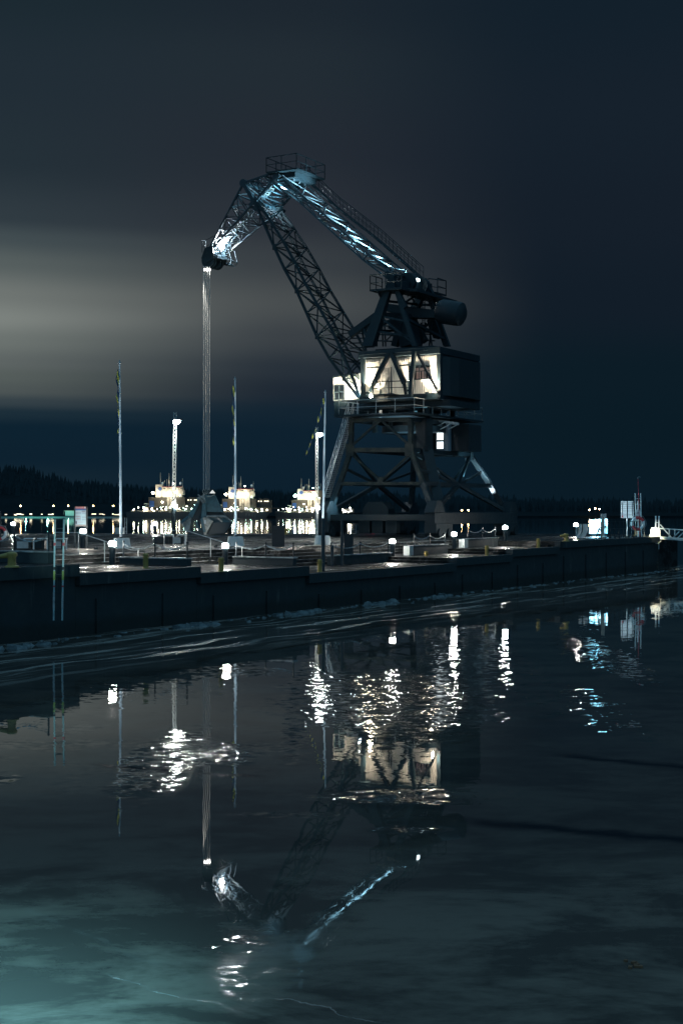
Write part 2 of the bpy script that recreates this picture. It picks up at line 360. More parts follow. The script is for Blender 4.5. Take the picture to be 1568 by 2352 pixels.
def light(name, kind, loc, power, col, parent=None, target=None, angle=60, blend=.5, radius=.05):
    d = bpy.data.lights.new(name, kind); d.energy = power; d.color = col; d.shadow_soft_size = radius
    if kind == 'SPOT': d.spot_size = math.radians(angle); d.spot_blend = blend
    o = bpy.data.objects.new(name, d); COL.objects.link(o)
    o.location = V(loc)-(wloc(parent) if parent else V((0, 0, 0)))
    if parent: o.parent = parent
    if target is not None: o.rotation_euler = (V(target)-V(loc)).to_track_quat('-Z', 'Y').to_euler()
    return o

# ================================================================== SETTING
m = MB(); xs = [-2500, -300, -120, -60, -30, -15, 0, 15, 30, 60, 120, 300, 2500]; ys = [-60, 0, 10, 20, 30, 45, 60, 80, 100, 130, 200, 400, 800, 1400, 3200]
for y in ys:
    for x in xs: m.v.append((x, y, 0))
nx = len(xs)
for j in range(len(ys)-1):
    for i in range(nx-1): m.f.append((j*nx+i, j*nx+i+1, (j+1)*nx+i+1, (j+1)*nx+i))
tag(m.build('water', ICE), 'dark harbour water under a wet mirror-like skin of ice with cracks and frost', kind='structure')

QH = 2.66
poly = [Q(-75, 0), Q(-16.4, 0), Q(-16.4, 7.8), Q(31.2, 7.8), Q(31.2, 0), Q(52.5, 0), Q(52.5, 1.2), Q(62, 1.2), Q(62, 26), V((8, 150, 0)), V((1.0, 150, 0)), V((1.2, 127, 0)), V((-90, 127, 0)), V((-90, 15, 0))]
m = MB(); m.prism([V((p.x, p.y, QH)) for p in poly], V((0, 0, -5)))
o = m.build('quay_paving', PAVE); tag(o, 'icy grey quay surface above the dark wall', kind='structure')
ICE_GLINT = mat('icy_edge_glint', (.55, .55, .53), .22, 0, (7, .5, .02), ((.06, .07, .07), 1.2, .40, .60))  # lamp glints on the icy edges put in as pale colour
m = MB()
for i in range(6): m.box(Q(7.4, 4.9+.47*i+.05, 1.70+.16*(i+1)+.002), 47.4, .09, .012, QD, QI)
m.box(Q(-31, 8.6, QH+.004), 46, 1.3, .012, QD, QI); m.box(Q(7.4, 8.15, QH+.004), 47.0, .5, .012, QD, QI)
m.box(V((-33, 125.9, QH+.006)), 66, 1.6, .014); m.box(V((-28, 119, QH+.006)), 40, .5, .012)
tag(m.build('icy_edge_glints', ICE_GLINT), 'frozen strips along the step nosings and quay edges, pale with painted lamp glints', kind='structure')
# quay edge beam and face, 4 mm proud of the paving block
levels = [(-16.4, -8.8, 2.32), (-8.8, -.2, 2.06), (-.2, 15.6, 1.70), (15.6, 23.5, 2.0), (23.5, 31.2, 2.3)]
m = MB()
for a, b, z in levels:
    m.box((Q((a+b)/2, 4.0, (z-3)/2)), b-a-.004, 8.0-.2, z+3, QD, QI)
o = m.build('terrace_paving', PAVE); tag(o, 'stepped wet terraces cut into the quay below the main level', kind='structure')
m = MB()
for i in range(6):
    z = 1.70+.16*(i+1)-.003; t0 = 4.9+.47*i; m.box(Q(7.4, (t0+8)/2, (z-3)/2), 47.6-.02, 8-t0, z+3, QD, QI)
tag(m.build('quay_steps', PAVE), 'long shallow stone steps descending from the quay to the terraces', kind='structure')
m = MB()
for a, b, z in [(-75, -16.4, QH)]+levels+[(31.2, 52.5, QH)]:
    m.box(Q((a+b)/2, -.14, z-.22-.004), b-a-.01, .5, .44, QD, QI)        # coping
    m.box(Q((a+b)/2, -.03, (z-.45-3)/2), b-a-.01, .28, z-.45+3, QD, QI)
    k = a+1.2
    while k < b-.5:
        m.box(Q(k, -.2, (z-.5-1)/2+.1), .16, .12, z-.7, QD, QI); k += 4.1
tag(m.build('quay_wall', WALLC), 'dark concrete harbour wall with stained vertical ribs and a heavy coping', 'wall')
# lit end of the wall by the gangway
# ------------------------------------------------------------------ far shore
def hill_h(px): 
    pts = [(-400, 1025), (-100, 1045), (0, 1066), (60, 1070), (100, 1082), (160, 1100), (250, 1108), (330, 1117), (430, 1122), (600, 1126), (800, 1130), (1100, 1142), (1500, 1150), (2100, 1150)]
    for (a, b), (c, d) in zip(pts[:-1], pts[1:]):
        if a <= px <= c: return b+(d-b)*(px-a)/(c-a)
    return 1150
m = MB(); nxh = 90; rows = [(1330, .02), (1400, .35), (1480, .7), (1560, .93), (1640, 1.), (1800, .8), (2200, .3)]
def hz(px, k): 
    h = (1176-hill_h(px))*1600/F+4.6-9; return max(h, 4)*k
for Yd, k in rows:
    for i in range(nxh+1):
        px = -400+2500*i/nxh; m.v.append(((px-784)/F*Yd, Yd, hz(px, k)*(1+.05*math.sin(i*1.7+Yd))))
for j in range(len(rows)-1):
    for i in range(nxh): a = j*(nxh+1)+i; m.f.append((a, a+1, a+nxh+2, a+nxh+1))
m.box((0, 1262, .3), 1900, 120, 2.2)
HILL = mat('dark_forest_floor', (.010, .018, .022), 1., 0, None, ((.008, .015, .018), .05, .4, .6), .05)
tag(m.build('far_shore_hills', HILL), 'low black hills closing the far side of the harbour', kind='structure')
m = MB()
for i in range(4200):
    px = random.uniform(-350, 1800)
    k = random.random(); Yd = 1420+220*k; kk = .45+.55*min(1, (Yd-1420)/190)
    hh = random.uniform(6, 13)*(1.25 if random.random() < .08 else 1); z0 = hz(px, kk)-1
    c = V(((px-784)/F*Yd, Yd, z0)); r = hh*random.uniform(.14, .24); n = len(m.v); ns = 5
    for lv, (rr, zz) in enumerate(((r, 0), (r*.55, hh*.45), (r*.75, hh*.42), (.05, hh))):
        for q in range(ns):
            an = 2*math.pi*q/ns+i; m.v.append((c.x+rr*math.cos(an), c.y+rr*math.sin(an), c.z+zz))
    for lv in range(3):
        for q in range(ns): m.f.append((n+lv*ns+q, n+lv*ns+(q+1) % ns, n+(lv+1)*ns+(q+1) % ns, n+(lv+1)*ns+q))
tag(m.build('spruce_forest', mat('dark_spruce', (.022, .037, .044), .9, 0, None, None, .1)), 'dense spruce wood along the far ridge, black against the night cloud', 'forest', kind='stuff')

# ================================================================== CRANE
crane = empty('harbour_crane', (CC.x, CC.y, QH), 'tall portal harbour crane with folded lattice jib and floodlit white machinery house', 'crane')
def resample(pts, n):
    L = [0]
    for a, b in zip(pts[:-1], pts[1:]): L.append(L[-1]+(b-a).length)
    out = []
    for i in range(n+1):
        d = L[-1]*i/n; j = 0
        while j < len(L)-2 and L[j+1] < d: j += 1
        k = (d-L[j])/max(L[j+1]-L[j], 1e-6); out.append(pts[j].lerp(pts[j+1], min(k, 1)))
    return out
def truss(lo, up_, n, w0, w1, rc, rb, lat0=0, frames=2, plates=True, vary=None):
    """lo/up_: chord polylines in the near plane; the far side is shifted along CW by a width going w0 -> w1"""
    A = resample(lo, n); B = resample(up_, n); m = MB(); wd = [w0+(w1-w0)*i/n for i in range(n+1)]
    C = [p+CW*w for p, w in zip(A, wd)]; D = [p+CW*w for p, w in zip(B, wd)]
    for L in (A, B, C, D):
        for i in range(n): m.beam(L[i], L[i+1], rc*2, rc*2)
    for i in range(n+1):
        m.beam(A[i], B[i], rb*2, rb*2, CW); m.beam(C[i], D[i], rb*2, rb*2, CW)
        m.beam(A[i], C[i], rb*2, rb*2); m.beam(B[i], D[i], rb*2, rb*2)
        if plates and i % 2 == 0:
            for P in (A[i], C[i]): m.box(P, rc*3.2, rc*2.6, rc*5)
        if i % frames == 0:
            cc = (A[i]+B[i]+C[i]+D[i])/4
            for P in (A[i], B[i], C[i], D[i]): m.beam(P, cc, rb*1.6, rb*1.6)
        if i < n:
            j = i+1
            if i % 2 == 0: m.beam(A[i], B[j], rb*2); m.beam(C[i], D[j], rb*2)
            else: m.beam(B[i], A[j], rb*2); m.beam(D[i], C[j], rb*2)
            for P, R in ((A, C), (B, D)):
                mid = (P[i]+R[j])/2; m.beam(P[i], R[j], rb*2); m.beam(P[j], R[i], rb*2)
                m.box(mid, rb*5, rb*5, rb*1.4)
    return m
BL = -2.3
# lower boom
lo = [onp(c1(705, 600), BL), onp(c2(65, 740), BL), onp(c2(165, 960), BL), onp(c2(300, 1200), BL), onp(c3(0, 590), BL), onp(c3(130, 830), BL), onp(c3(260, 1010), BL), onp(c3(415, 1215), BL)]
up_ = [onp(c1(735, 600), BL), onp(c2(60, 590), BL), onp(c2(130, 700), BL), onp(c2(230, 870), BL), onp(c2(320, 1060), BL), onp(c2(440, 1270), BL), onp(c3(200, 650), BL), onp(c3(320, 930), BL), onp(c3(425, 1205), BL)]
truss(lo, up_, 9, 3.6, 4.6, .095, .045).build('boom', STEEL, crane)  # mostly unlit, so it takes the darker steel
# tie boom at the back
BL2 = -2.1
lo = [onp(c2(70, 290), BL2), onp(c2(250, 410), BL2), onp(c2(430, 575), BL2), onp(c2(610, 740), BL2), onp(c2(795, 908), BL2), onp(c2(985, 1050), BL2)]
up_ = [onp(c2(150, 235), BL2), onp(c2(272, 362), BL2), onp(c2(460, 522), BL2), onp(c2(640, 688), BL2), onp(c2(826, 852), BL2), onp(c2(1010, 1010), BL2)]
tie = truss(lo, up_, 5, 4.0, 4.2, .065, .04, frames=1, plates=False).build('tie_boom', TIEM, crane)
# walkway with handrails along the upper side of the tie boom
wa = [onp(c2(300, 235), 1.9), onp(c2(560, 480), 1.9), onp(c2(900, 745), 1.9), onp(c2(1230, 1040), 1.9)]
wp = resample(wa, 16); m = MB()
for i in range(16):
    m.beam(wp[i]+CW*.35, wp[i+1]+CW*.35, .7, .05)
    m.beam(wp[i]+CW*.0, wp[i+1]+CW*.0, .06, .12); m.beam(wp[i]+CW*.7, wp[i+1]+CW*.7, .06, .12)
m.build('walkway', DARK, crane)
m = MB()
for w_ in (0, .7):
    for i in range(16):
        m.tube(wp[i]+CW*w_+UP*1.0, wp[i+1]+CW*w_+UP*1.0, .028, n=5); m.tube(wp[i]+CW*w_+UP*.5, wp[i+1]+CW*w_+UP*.5, .02, n=5)
    for i in range(17): m.tube(wp[i]+CW*w_, wp[i]+CW*w_+UP*1.0, .026, n=5)
m.build('handrail', DARK, crane)
# head jib (folded fly): near triangle T, A, C with pivot B
JL = -1.9; JW = 3.8
T = onp(c1(225, 1130), -1.1); A_ = onp(c1(585, 398), JL); B_ = onp(c1(700, 600), JL); C_ = onp(c1(930, 330), JL)
def sh(p, w): return p+CW*w
jlo = resample([T, B_], 7); jup = resample([T+UP*.3-CA*0, onp(c1(440, 680), JL), A_], 7)
truss(jlo, jup, 6, 2.1, JW, .078, .036, plates=False).build('jib', STEEL2, crane)
m = MB()
j2 = resample([B_, C_], 4); j3 = resample([A_, onp(c1(870, 300), JL)], 4)
for L in (j2, j3):
    for i in range(4):
        m.beam(L[i], L[i+1], .16); m.beam(sh(L[i], JW), sh(L[i+1], JW), .16)
        m.beam(L[i], sh(L[i+1], JW), .07) if i % 2 else m.beam(L[i+1], sh(L[i], JW), .07)
for i in range(5):
    m.beam(j2[i], j3[i], .09); m.beam(sh(j2[i], JW), sh(j3[i], JW), .09); m.beam(j2[i], sh(j2[i], JW), .09); m.beam(j3[i], sh(j3[i], JW), .08)
    if i < 4 and i % 2: m.beam(j2[i], j3[i+1], .07); m.beam(sh(j2[i], JW), sh(j3[i+1], JW), .07)
m.beam(A_, sh(A_, JW), .28); m.beam(B_, sh(B_, JW), .34); m.beam(A_, B_, .3); m.beam(sh(A_, JW), sh(B_, JW), .3)
m.build('jib_heel', STEEL2, crane)
m = MB()       # hinge gussets at boom head
for w_ in (0, JW-.2):
    for P in (B_, A_, C_): MB().tube(sh(P, w_-.12), sh(P, w_+.3), .34, n=14).build('hinge_pin', STEEL2, crane)
m.prism([sh(B_, .1)+CA*.7-UP*.1, sh(B_, .1)+UP*.55, sh(B_, .1)-CA*.8-UP*.1, sh(B_, .1)-UP*.75], CW*.2)
m.prism([sh(B_, JW-.2)+CA*.7-UP*.1, sh(B_, JW-.2)+UP*.55, sh(B_, JW-.2)-CA*.8-UP*.1, sh(B_, JW-.2)-UP*.75], CW*.2)
for i in range(5):
    m.box(sh(B_, .5+i*.7)-UP*.28-CA*.35, .34, 1.0, .22, CW, CA)
m.build('hinge_plate', STEEL2, crane)
# ladder inside the jib and hoist ropes along it
la = onp(c1(790, 560), 0); lb = onp(c1(940, 390), 0); la2 = onp(c1(420, 960), .4); lb2 = onp(c1(590, 750), .4)
for p, q in ((la, lb), (la2, lb2)):
    m = MB()
    for w_ in (-.2, .2): m.beam(sh(p, w_), sh(q, w_), .05)
    for i in range(9): z = p.lerp(q, i/8); m.beam(sh(z, -.2), sh(z, .2), .035)
    m.build('ladder', GALV, crane)
m = MB()
for w_ in (-.35, -.1, .15, .4): m.tube(sh(onp(c1(270, 1130), -.2), w_), sh(onp(c1(950, 380), .3), w_), .018, n=5)
m.build('jib_rope', GALV, crane)
# apex platform and sheave housing
m = MB(); ap = onp(c1(880, 290), JL-.1); D1 = -CA
for k_, (x, z) in enumerate(((0, 0),)):
    c_ = ap+D1*1.15+CW*2.0
    m.box(c_, 3.0, 4.6, .12, CA, CW); m.box(c_-UP*.3, 2.0, 3.4, .42, CA, CW)
    for w_ in (-.9, 0, .9): m.tube(c_-UP*.35+CW*(w_-.1)+CA*.1, c_-UP*.35+CW*(w_+.1)+CA*.1, .55, n=18)
m.build('apex_platform', DARK, crane)
m = MB()
def railing(m, pts, h=1.05, r=.03, closed=False, mid=True, step=1.6):
    P = pts+[pts[0]] if closed else pts
    for a, b in zip(P[:-1], P[1:]):
        a = V(a); b = V(b); m.tube(a+UP*h, b+UP*h, r, n=5)
        if mid: m.tube(a+UP*h*.5, b+UP*h*.5, r*.75, n=5)
        n = max(1, round((b-a).length/step))
        for i in range(n+1): p = a.lerp(b, i/n); m.tube(p, p+UP*h, r, n=5)
railing(m, [c_+CA*1.5-CW*2.3, c_+CA*1.5+CW*2.3, c_-CA*1.5+CW*2.3, c_-CA*1.5-CW*2.3], 1.25, .04, True)
m.build('handrail', DARK, crane)
# jib tip: sheaves, cage, lamp
m = MB(); tip = onp(c1(232, 1212), -.9)
for w_ in (-.35, .0, .75, 1.1): m.tube(sh(tip, w_), sh(tip, w_+.22), .62, n=24)
m.build('sheave', DARK, crane, True)
m = MB()
for w_ in (-.5, 1.5): m.prism([sh(tip, w_)-UP*.3+CA*.1, sh(tip, w_)+CA*.55+UP*.2, sh(T, w_*.9)+UP*.45+CA*.1, sh(T, w_*.9)-CA*.7+UP*.5, sh(T, w_*.9)-CA*.8-UP*.2, sh(tip, w_)-CA*.75+UP*.1], CW*.08)
m.beam(sh(T, -.4), sh(T, 1.5), .2); m.box(sh(tip, .5)-CA*.55+UP*.3, .9, 1.5, .3, CA, CW)
m.build('tip_plate', DARK, crane)
m = MB()       # small railed service platforms on both sides of the tip
p1 = [onp(c1(188, 1010), -1.2), onp(c1(300, 950), -1.2)]; 
for dz in (0, .55, 1.0): m.tube(p1[0]-UP*dz+UP*.1, p1[1]-UP*dz+UP*.1, .03, n=5); m.tube(p1[0]-UP*dz+CA*.0-CW*.5, p1[0]-UP*dz+UP*.1, .03, n=5)
m.tube(p1[0]+UP*.1, p1[0]-UP*1.0, .03, n=5); m.tube(p1[1]+UP*.1, p1[1]-UP*1.2, .03, n=5); m.tube(p1[0]-CW*.5, p1[0]-CW*.5-UP*1., .03, n=5)
f0 = onp(c1(318, 1232), .6); f1 = onp(c1(350, 1165), .6); f2 = onp(c1(462, 1215), .6); f3 = onp(c1(430, 1255), .6); f4 = onp(c1(430, 1090), .6)
m.build('tip_rail', DARK, crane); m = MB()
for a, b in ((f0, f1), (f1, f2), (f2, f3), (f0, f3), (f2, f4), (f1, f1+UP*.9)): m.beam(a, b, .07); m.beam(a+CW*.9, b+CW*.9, .07)
for a in (f0, f1, f2, f3): m.beam(a, a+CW*.9, .07)
for k_ in (.25, .55, .8): m.tube(f0.lerp(f3, k_), f0.lerp(f3, k_)+CW*.8+UP*.1, .12, n=10)
m.build('tip_cage', DARK, crane)
lampP = onp(c1(366, 1062), -.6)
fl = MB().ball(lampP, .17).build('floodlight', emit('jib_floodlight', (.95, .98, 1), 2200.), crane)
light('floodlight_beam', 'SPOT', lampP+UP*.15-CA*.1, 17000, (.80, .93, 1), fl, B_+CW*2.2, 58, .7, .1)
light('floodlight_glow', 'POINT', lampP-CW*.1+UP*.35, 900, (.95, .98, 1), fl, radius=.1)
# hoist ropes from tip to the grab
m = MB(); grabP = at(472, 1229, 123.0); grabP.z = QH
rtop = [at(x, 612, 123.0) for x in (468.4, 472.0, 476.4, 481)]; rbot = [at(x, 1124, 123.0) for x in (468.5, 473, 476, 480.)]
for i, (a, b) in enumerate(zip(rtop, rbot)): b = b+V((0, -.3+.2*i, 0)); a = a+V((0, -.3+.2*i, 0)); m.tube(a, b, .034, n=6)
m.build('hoist_rope', mat('pale_wire_rope', (.45, .46, .45), .5), crane)
m = MB()
for a in rtop: m.tube(a-UP*.35, a-UP*.2, .055, n=8)
rl = m.build('rope_lamp', emit('rope_lamp', (1, .98, .92), 40.), crane)
light('rope_lamp_beam', 'SPOT', rtop[1]+V((0, -.9, .5)), 6000, (1, .96, .88), rl, rtop[1]+V((0, .1, -6)), 19, 1., .05)
light('rope_lamp_far_beam', 'SPOT', rtop[2]+V((.1, -.8, .2)), 900, (1, .96, .88), rl, rtop[1]+V((0, -.3, -22)), 6, .9, .05)
# tower (A-frame)
NL, FL = -3.0, 2.9
def leg(m, a, b, wa_, wb_):
    """tapering box leg: width in the crane's long direction"""
    a = V(a); b = V(b); m.hexa([b-CA*wb_-CW*wb_*.7, b+CA*wb_-CW*wb_*.7, b+CA*wb_+CW*wb_*.7, b-CA*wb_+CW*wb_*.7, a-CA*wa_-CW*wa_*.7, a+CA*wa_-CW*wa_*.7, a+CA*wa_+CW*wa_*.7, a-CA*wa_+CW*wa_*.7])
nlt, nlb = onp(c6(468, 260), NL), onp(c6(235, 960), NL); nrt, nrb = onp(c6(580, 260), NL), onp(c6(815, 960), NL)
flt, flb = onp(c6(880, 320), FL), onp(c6(640, 930), FL); frt, frb = onp(c6(1000, 330), FL), onp(c6(1215, 960), FL)
for a, b, x, y in ((nlt, nlb, .33, .5), (nrt, nrb, .16, .22), (flt, flb, .35, .5), (frt, frb, .2, .27)):
    m = MB(); leg(m, a, b, x, y); m.build('tower_leg', STEEL, crane)
m = MB()
m.beam(onp(c6(600, 270), NL), onp(c6(700, 470), NL), .3); m.beam(onp(c6(690, 405), 0), onp(c6(850, 300), 1.5), .16); m.beam(onp(c6(670, 280), -1), onp(c6(610, 370), NL), .14)
for k_ in (.18, .45, .72):
    m.beam(flt.lerp(flb, k_), frt.lerp(frb, k_), .2); m.beam(nlt.lerp(nlb, k_), flt.lerp(flb, k_), .18)
    if k_ > .2: m.beam(nlt.lerp(nlb, k_), nrt.lerp(nrb, k_+.1), .16)
m.beam(nlt.lerp(nlb, .45), nrt.lerp(nrb, .95), .16); m.beam(nrt.lerp(nrb, .5), frt.lerp(frb, .85), .2); m.beam(frt.lerp(frb, .45), flt.lerp(flb, .9), .18)
for x in (985, 1010, 960): m.beam(onp(c6(x, 340), 1.), onp(c6(x+60, 490), 1.), .07)
m.build('tower_brace', STEEL, crane)
m = MB()       # ladder with cage at the back
lx = [onp(c6(905, 340), 2.2), onp(c6(935, 340), 2.2)]; lz = [onp(c6(905, 900), 2.2), onp(c6(935, 900), 2.2)]
for a, b in zip(lx, lz): m.beam(a, b, .06)
for i in range(26): m.beam(lx[0].lerp(lz[0], i/25), lx[1].lerp(lz[1], i/25), .045)
m.build('ladder', DARK, crane)
# head platform
m = MB(); a0 = onp(c6(250, 268), NL-.7); a1 = onp(c6(640, 240), NL-.7); 
pc = [a0, a0+CW*2.0, a1+CW*2.0, a1]
m.prism(pc, UP*.16)
b0 = onp(c6(840, 268), NL+.6); b1 = onp(c6(500, 262), NL+.6)
m.prism([b1, b1+CW*7.4, b0+CW*7.4+CA*.0, b0], UP*.22)
for p in (a0.lerp(a1, .25), ): m.beam(p, onp(c6(400, 370), NL), .14)
m.beam(onp(c6(1110, 335), FL+1), onp(c6(1040, 405), FL), .14); m.beam(onp(c6(770, 350), 0), onp(c6(805, 400), 0), .12)
m.build('head_platform', DARK, crane)
m = MB(); railing(m, [a0+CW*2.0, a0, a1], 1.3, .045, step=1.3); 
e0 = onp(c6(980, 300), FL+1.2); e1 = onp(c6(1200, 330), FL+1.2)
m.build('handrail', DARK, crane); m = MB(); railing(m, [e0, e1, e1-CW*1.6], 1.3, .045, step=1.2); m.build('handrail', DARK, crane)
m = MB(); railing(m, [onp(c6(720, 345), -1), onp(c6(830, 345), -1)], .5, .04); m.build('handrail', DARK, crane)
m = MB(); railing(m, [onp(c6(500, 130), 0), onp(c6(700, 150), 0)], 1.0, .04, step=1.0); m.build('handrail', DARK, crane)
m = MB(); m.prism([e0, e1, e1-CW*1.6, e0-CW*1.6], UP*.14)
m.build('head_platform', DARK, crane)
m = MB()       # head sheave housings and the plates where the tie boom is pinned
m.prism([onp(c6(x, y), -2.4) for x, y in ((430, 230), (470, 120), (420, 40), (470, 10), (545, 70), (545, 150), (570, 250))], CW*.5)
m.prism([onp(c6(x, y), 1.9) for x, y in ((860, 270), (840, 150), (880, 100), (960, 130), (1000, 230), (1050, 320))], CW*.5)
for w_, x, y in ((-.9, 700, 150), (0.1, 730, 150), (.9, 860, 200)):
    p = onp(c6(x, y), w_); m.tube(p, p+CW*.45, .78, n=26)
p = onp(c6(560, 215), -2.2); q = onp(c6(960, 250), 2.4); m.beam(p, q, 1.1, .95); m.beam(p+UP*.95, q+UP*.9, .12); 
m.build('head_frame', DARK, crane, False, .02)
tl = onp(c6(845, 125), -.2)
fl2 = MB().box(tl, .4, .16, .22, CW, CA).build('floodlight', emit('tie_boom_floodlight', (.7, .93, 1), 12.), crane)
for tgt, pw, an in ((c2(1040, 930), 12000, 46), (c2(740, 730), 80000, 24), (c2(480, 540), 150000, 11)):
    light('floodlight_beam', 'SPOT', tl+CA*.5+UP*.25, pw, (.62, .9, 1), fl2, onp(tgt, -.4), an, .8, .12)
light('floodlight_glow', 'POINT', tl+CA*.4-UP*.1-CW*.4, 160, (.62, .9, 1), fl2, radius=.1)
# added cool spots and dark box brightening the boom head, no such fixture
head_fill = MB().box(onp(c1(1000, 420), .2), .2, .2, .25).build('floodlight', DARK, crane)
light('floodlight_beam', 'SPOT', onp(c1(1040, 430), -1.2), 5500, (.45, .85, 1), head_fill, onp(c1(820, 560), -.5), 75, .9, .1)
light('floodlight_beam', 'SPOT', onp(c1(1100, 700), -2.6), 800, (.45, .85, 1), head_fill, onp(c1(1080, 380), -.5), 70, .9, .1)
# counterweight lever, drum, rods
m = MB()
k0 = [onp(c6(x, y), -.5) for x, y in ((465, 420), (610, 440), (770, 465), (1075, 500), (1130, 520), (1130, 620), (1040, 600), (880, 600), (640, 590), (560, 540), (450, 520))]
m.prism(k0, CW*1.1)
m.build('counterweight_arm', DARK, crane, False, .03)
ax_ = (onp(c6(1385, 555), 0)-onp(c6(1150, 520), 0)); cl_ = ax_.length; ax_.normalize()
m = MB(); R_ = .98
m.lathe(onp(c6(1150, 520), 0)-ax_*.35, [(.5, 0), (.85, .12), (R_, .35), (R_, cl_+.1), (.93, cl_+.4), (.6, cl_+.62), (.2, cl_+.7)], 30, ax_)
m.build('counterweight', DARK, crane, True)
m = MB()
m.beam(onp(c6(0, 815), BL), onp(c6(350, 560), BL), .5, .5); m.beam(onp(c6(350, 560), BL), onp(c6(600, 575), -.4), .4, .4)
for p, q, w_ in (((350, 690), (600, 590), 0), ((380, 700), (620, 600), .4)): m.beam(onp(c6(*p), w_), onp(c6(*q), w_), .16)
m.beam(onp(c6(620, 580), -.3), onp(c6(560, 760), -.3), 1.1, .8); m.beam(onp(c6(700, 580), -.2), onp(c6(760, 960), -.2), 1.6, 1.2); m.beam(onp(c6(560, 960), -.8), onp(c6(640, 640), -.8), .5)
m.beam(onp(c6(760, 580), 1), onp(c6(940, 900), 1), .5); m.beam(onp(c6(1040, 620), FL), onp(c6(1120, 840), FL), 1.1, .7)
m.build('luffing_rod', DARK, crane)
m = MB()       # tangle of small members above the house roof
rnd = random.Random(3)
for y in (690, 745, 800, 880):
    m.beam(onp(c6(200, y), 1.), onp(c6(560, y+18), 1.), .12); m.beam(onp(c6(820, y), 2.), onp(c6(1060, y+8), 2.), .1)
for x in (260, 330, 345, 400, 430, 890, 950, 985, 1020): m.beam(onp(c6(x, 660), 1.4), onp(c6(x+rnd.uniform(-60, 60), 960), 1.4), .1)
for i in range(12):
    x = rnd.uniform(200, 540); y = rnd.uniform(680, 860); m.beam(onp(c6(x, y), .6), onp(c6(x+rnd.uniform(-120, 120), y+rnd.uniform(30, 90)), .6), .08)
for i in range(4): m.beam(onp(c6(0, 795+i*62), .6), onp(c6(300, 800+i*55), .6), .1)
m.beam(onp(c6(160, 700), BL), onp(c6(260, 960), BL), .22); m.beam(onp(c6(210, 1060), BL+.8), onp(c6(140, 720), BL+.8), .12)
m.build('luffing_gear', STEEL, crane)
# machinery house
hl = onp(c5(650, 125), -3.5); 
def HP(x, y, lat=-3.5): return onp(c5(x, y), lat)
w0 = HP(612, 560); w1 = HP(1537, 540); zt = HP(1537, 60).z; zb = HP(1000, 560).z
def wallp(s_, z, off=0.): p = w0.lerp(w1, s_); return V((p.x, p.y, z))-CW*off
LW = (w1-w0).length
sx = lambda x: (HP(x, 300)-w0).dot((w1-w0).normalized())/LW
wz = lambda x, y: HP(x, y).z
# wall sheet with a real window opening, thickness .12
wx0, wx1 = sx(1178), sx(1446); dx0, dx1 = sx(835), sx(943); zt2 = wz(1300, 78)
zw0, zw1 = wz(1300, 368), wz(1300, 196); zd1 = wz(890, 222)
m = MB()
def wallbox(sa, sb, za, zb_, th=.12, off=0.):
    a = wallp(sa, za, off); b = wallp(sb, za, off); m.hexa([a, b, b+CW*th, a+CW*th, a+UP*(zb_-za), b+UP*(zb_-za), b+CW*th+UP*(zb_-za), a+CW*th+UP*(zb_-za)])
wallbox(.0, dx0, zb, zt2); wallbox(dx0, dx1, zd1, zt2); wallbox(dx1, wx0, zb, zt2); wallbox(wx0, wx1, zb, zw0); wallbox(wx0, wx1, zw1, zt2); wallbox(wx1, 1.02, zb, zt2)
m.build('side_wall', CORR, crane)
m = MB()
hb = wallp(1.02, zb-.3); HWID = 7.0
m.hexa([hb+CW*.02, hb-CA*.12, hb-CA*.12+CW*HWID, hb+CW*HWID, hb+UP*(zt2+.9-zb), hb-CA*.12+UP*(zt2+.9-zb), hb-CA*.12+CW*HWID+UP*(zt2+.4-zb), hb+CW*HWID+UP*(zt2+.4-zb)])
fb = wallp(.0, zb)  # front and far walls
m.hexa([fb+CW*.13, fb+CA*.1+CW*.13, fb+CA*.1+CW*HWID, fb+CW*HWID, fb+CW*.13+UP*(zt2-zb), fb+CA*.1+CW*.13+UP*(zt2-zb), fb+CA*.1+CW*HWID+UP*(zt2-zb), fb+CW*HWID+UP*(zt2-zb)])
m.box(wallp(.5, (zt2+zb)/2)+CW*HWID, LW, .12, zt2-zb, CA, CW)
# unlit curved rear end bay
rb = wallp(1.02, zb-.2)
m.prism([rb+CW*.3-CA*.13, rb-CA*.5+CW*.9, rb-CA*.75+CW*2, rb-CA*.75+CW*(HWID-1), rb-CA*.3+CW*HWID, rb-CA*.13+CW*HWID], UP*(zt2-zb+.1))
m.build('rear_wall', DARK, crane)
m = MB(); m.box(wallp(.5, zt2+.35)+CW*(HWID/2-.1), LW+.7, HWID+.5, .55, CA, CW); m.box(wallp(.45, zt2+.75)+CW*3.5, LW*.8, 4.5, .35, CA, CW)
m.build('roof', STEEL, crane, False, .03)
m = MB(); m.box(wallp(.5, zb-.28)+CW*(HWID/2), LW+.6, HWID+.4, .5, CA, CW)
m.box(wallp(.28, zb-.05)-CW*.6, LW*.42, 1.3, .1, CA, CW)
m.build('house_floor', STEEL, crane, False, .02)
m = MB()       # window frame, bars, interior seen behind
cw_ = wallp((wx0+wx1)/2, (zw0+zw1)/2); ww = LW*(wx1-wx0); wh = zw1-zw0
wf = MB()
for i in range(5): wf.box(wallp(wx0+(wx1-wx0)*i/4, (zw0+zw1)/2, .02), .06, .08, wh+.06, CA, CW)
for z in (zw0, (zw0+zw1)/2+.1, zw1): wf.box(V((cw_.x, cw_.y, z))-CW*.022, ww+.06, .08, .06, CA, CW)
win = wf.build('window', DARK, crane)
MB().box(cw_+CW*.05, ww-.02, .015, wh-.02, CA, CW).build('pane', clear_glass(), win)
ins = MB()
for i in range(3): ins.box(cw_+CW*.9+CA*(.55-i*.5)-UP*.2, .32, .1, wh*.7, CA, CW)
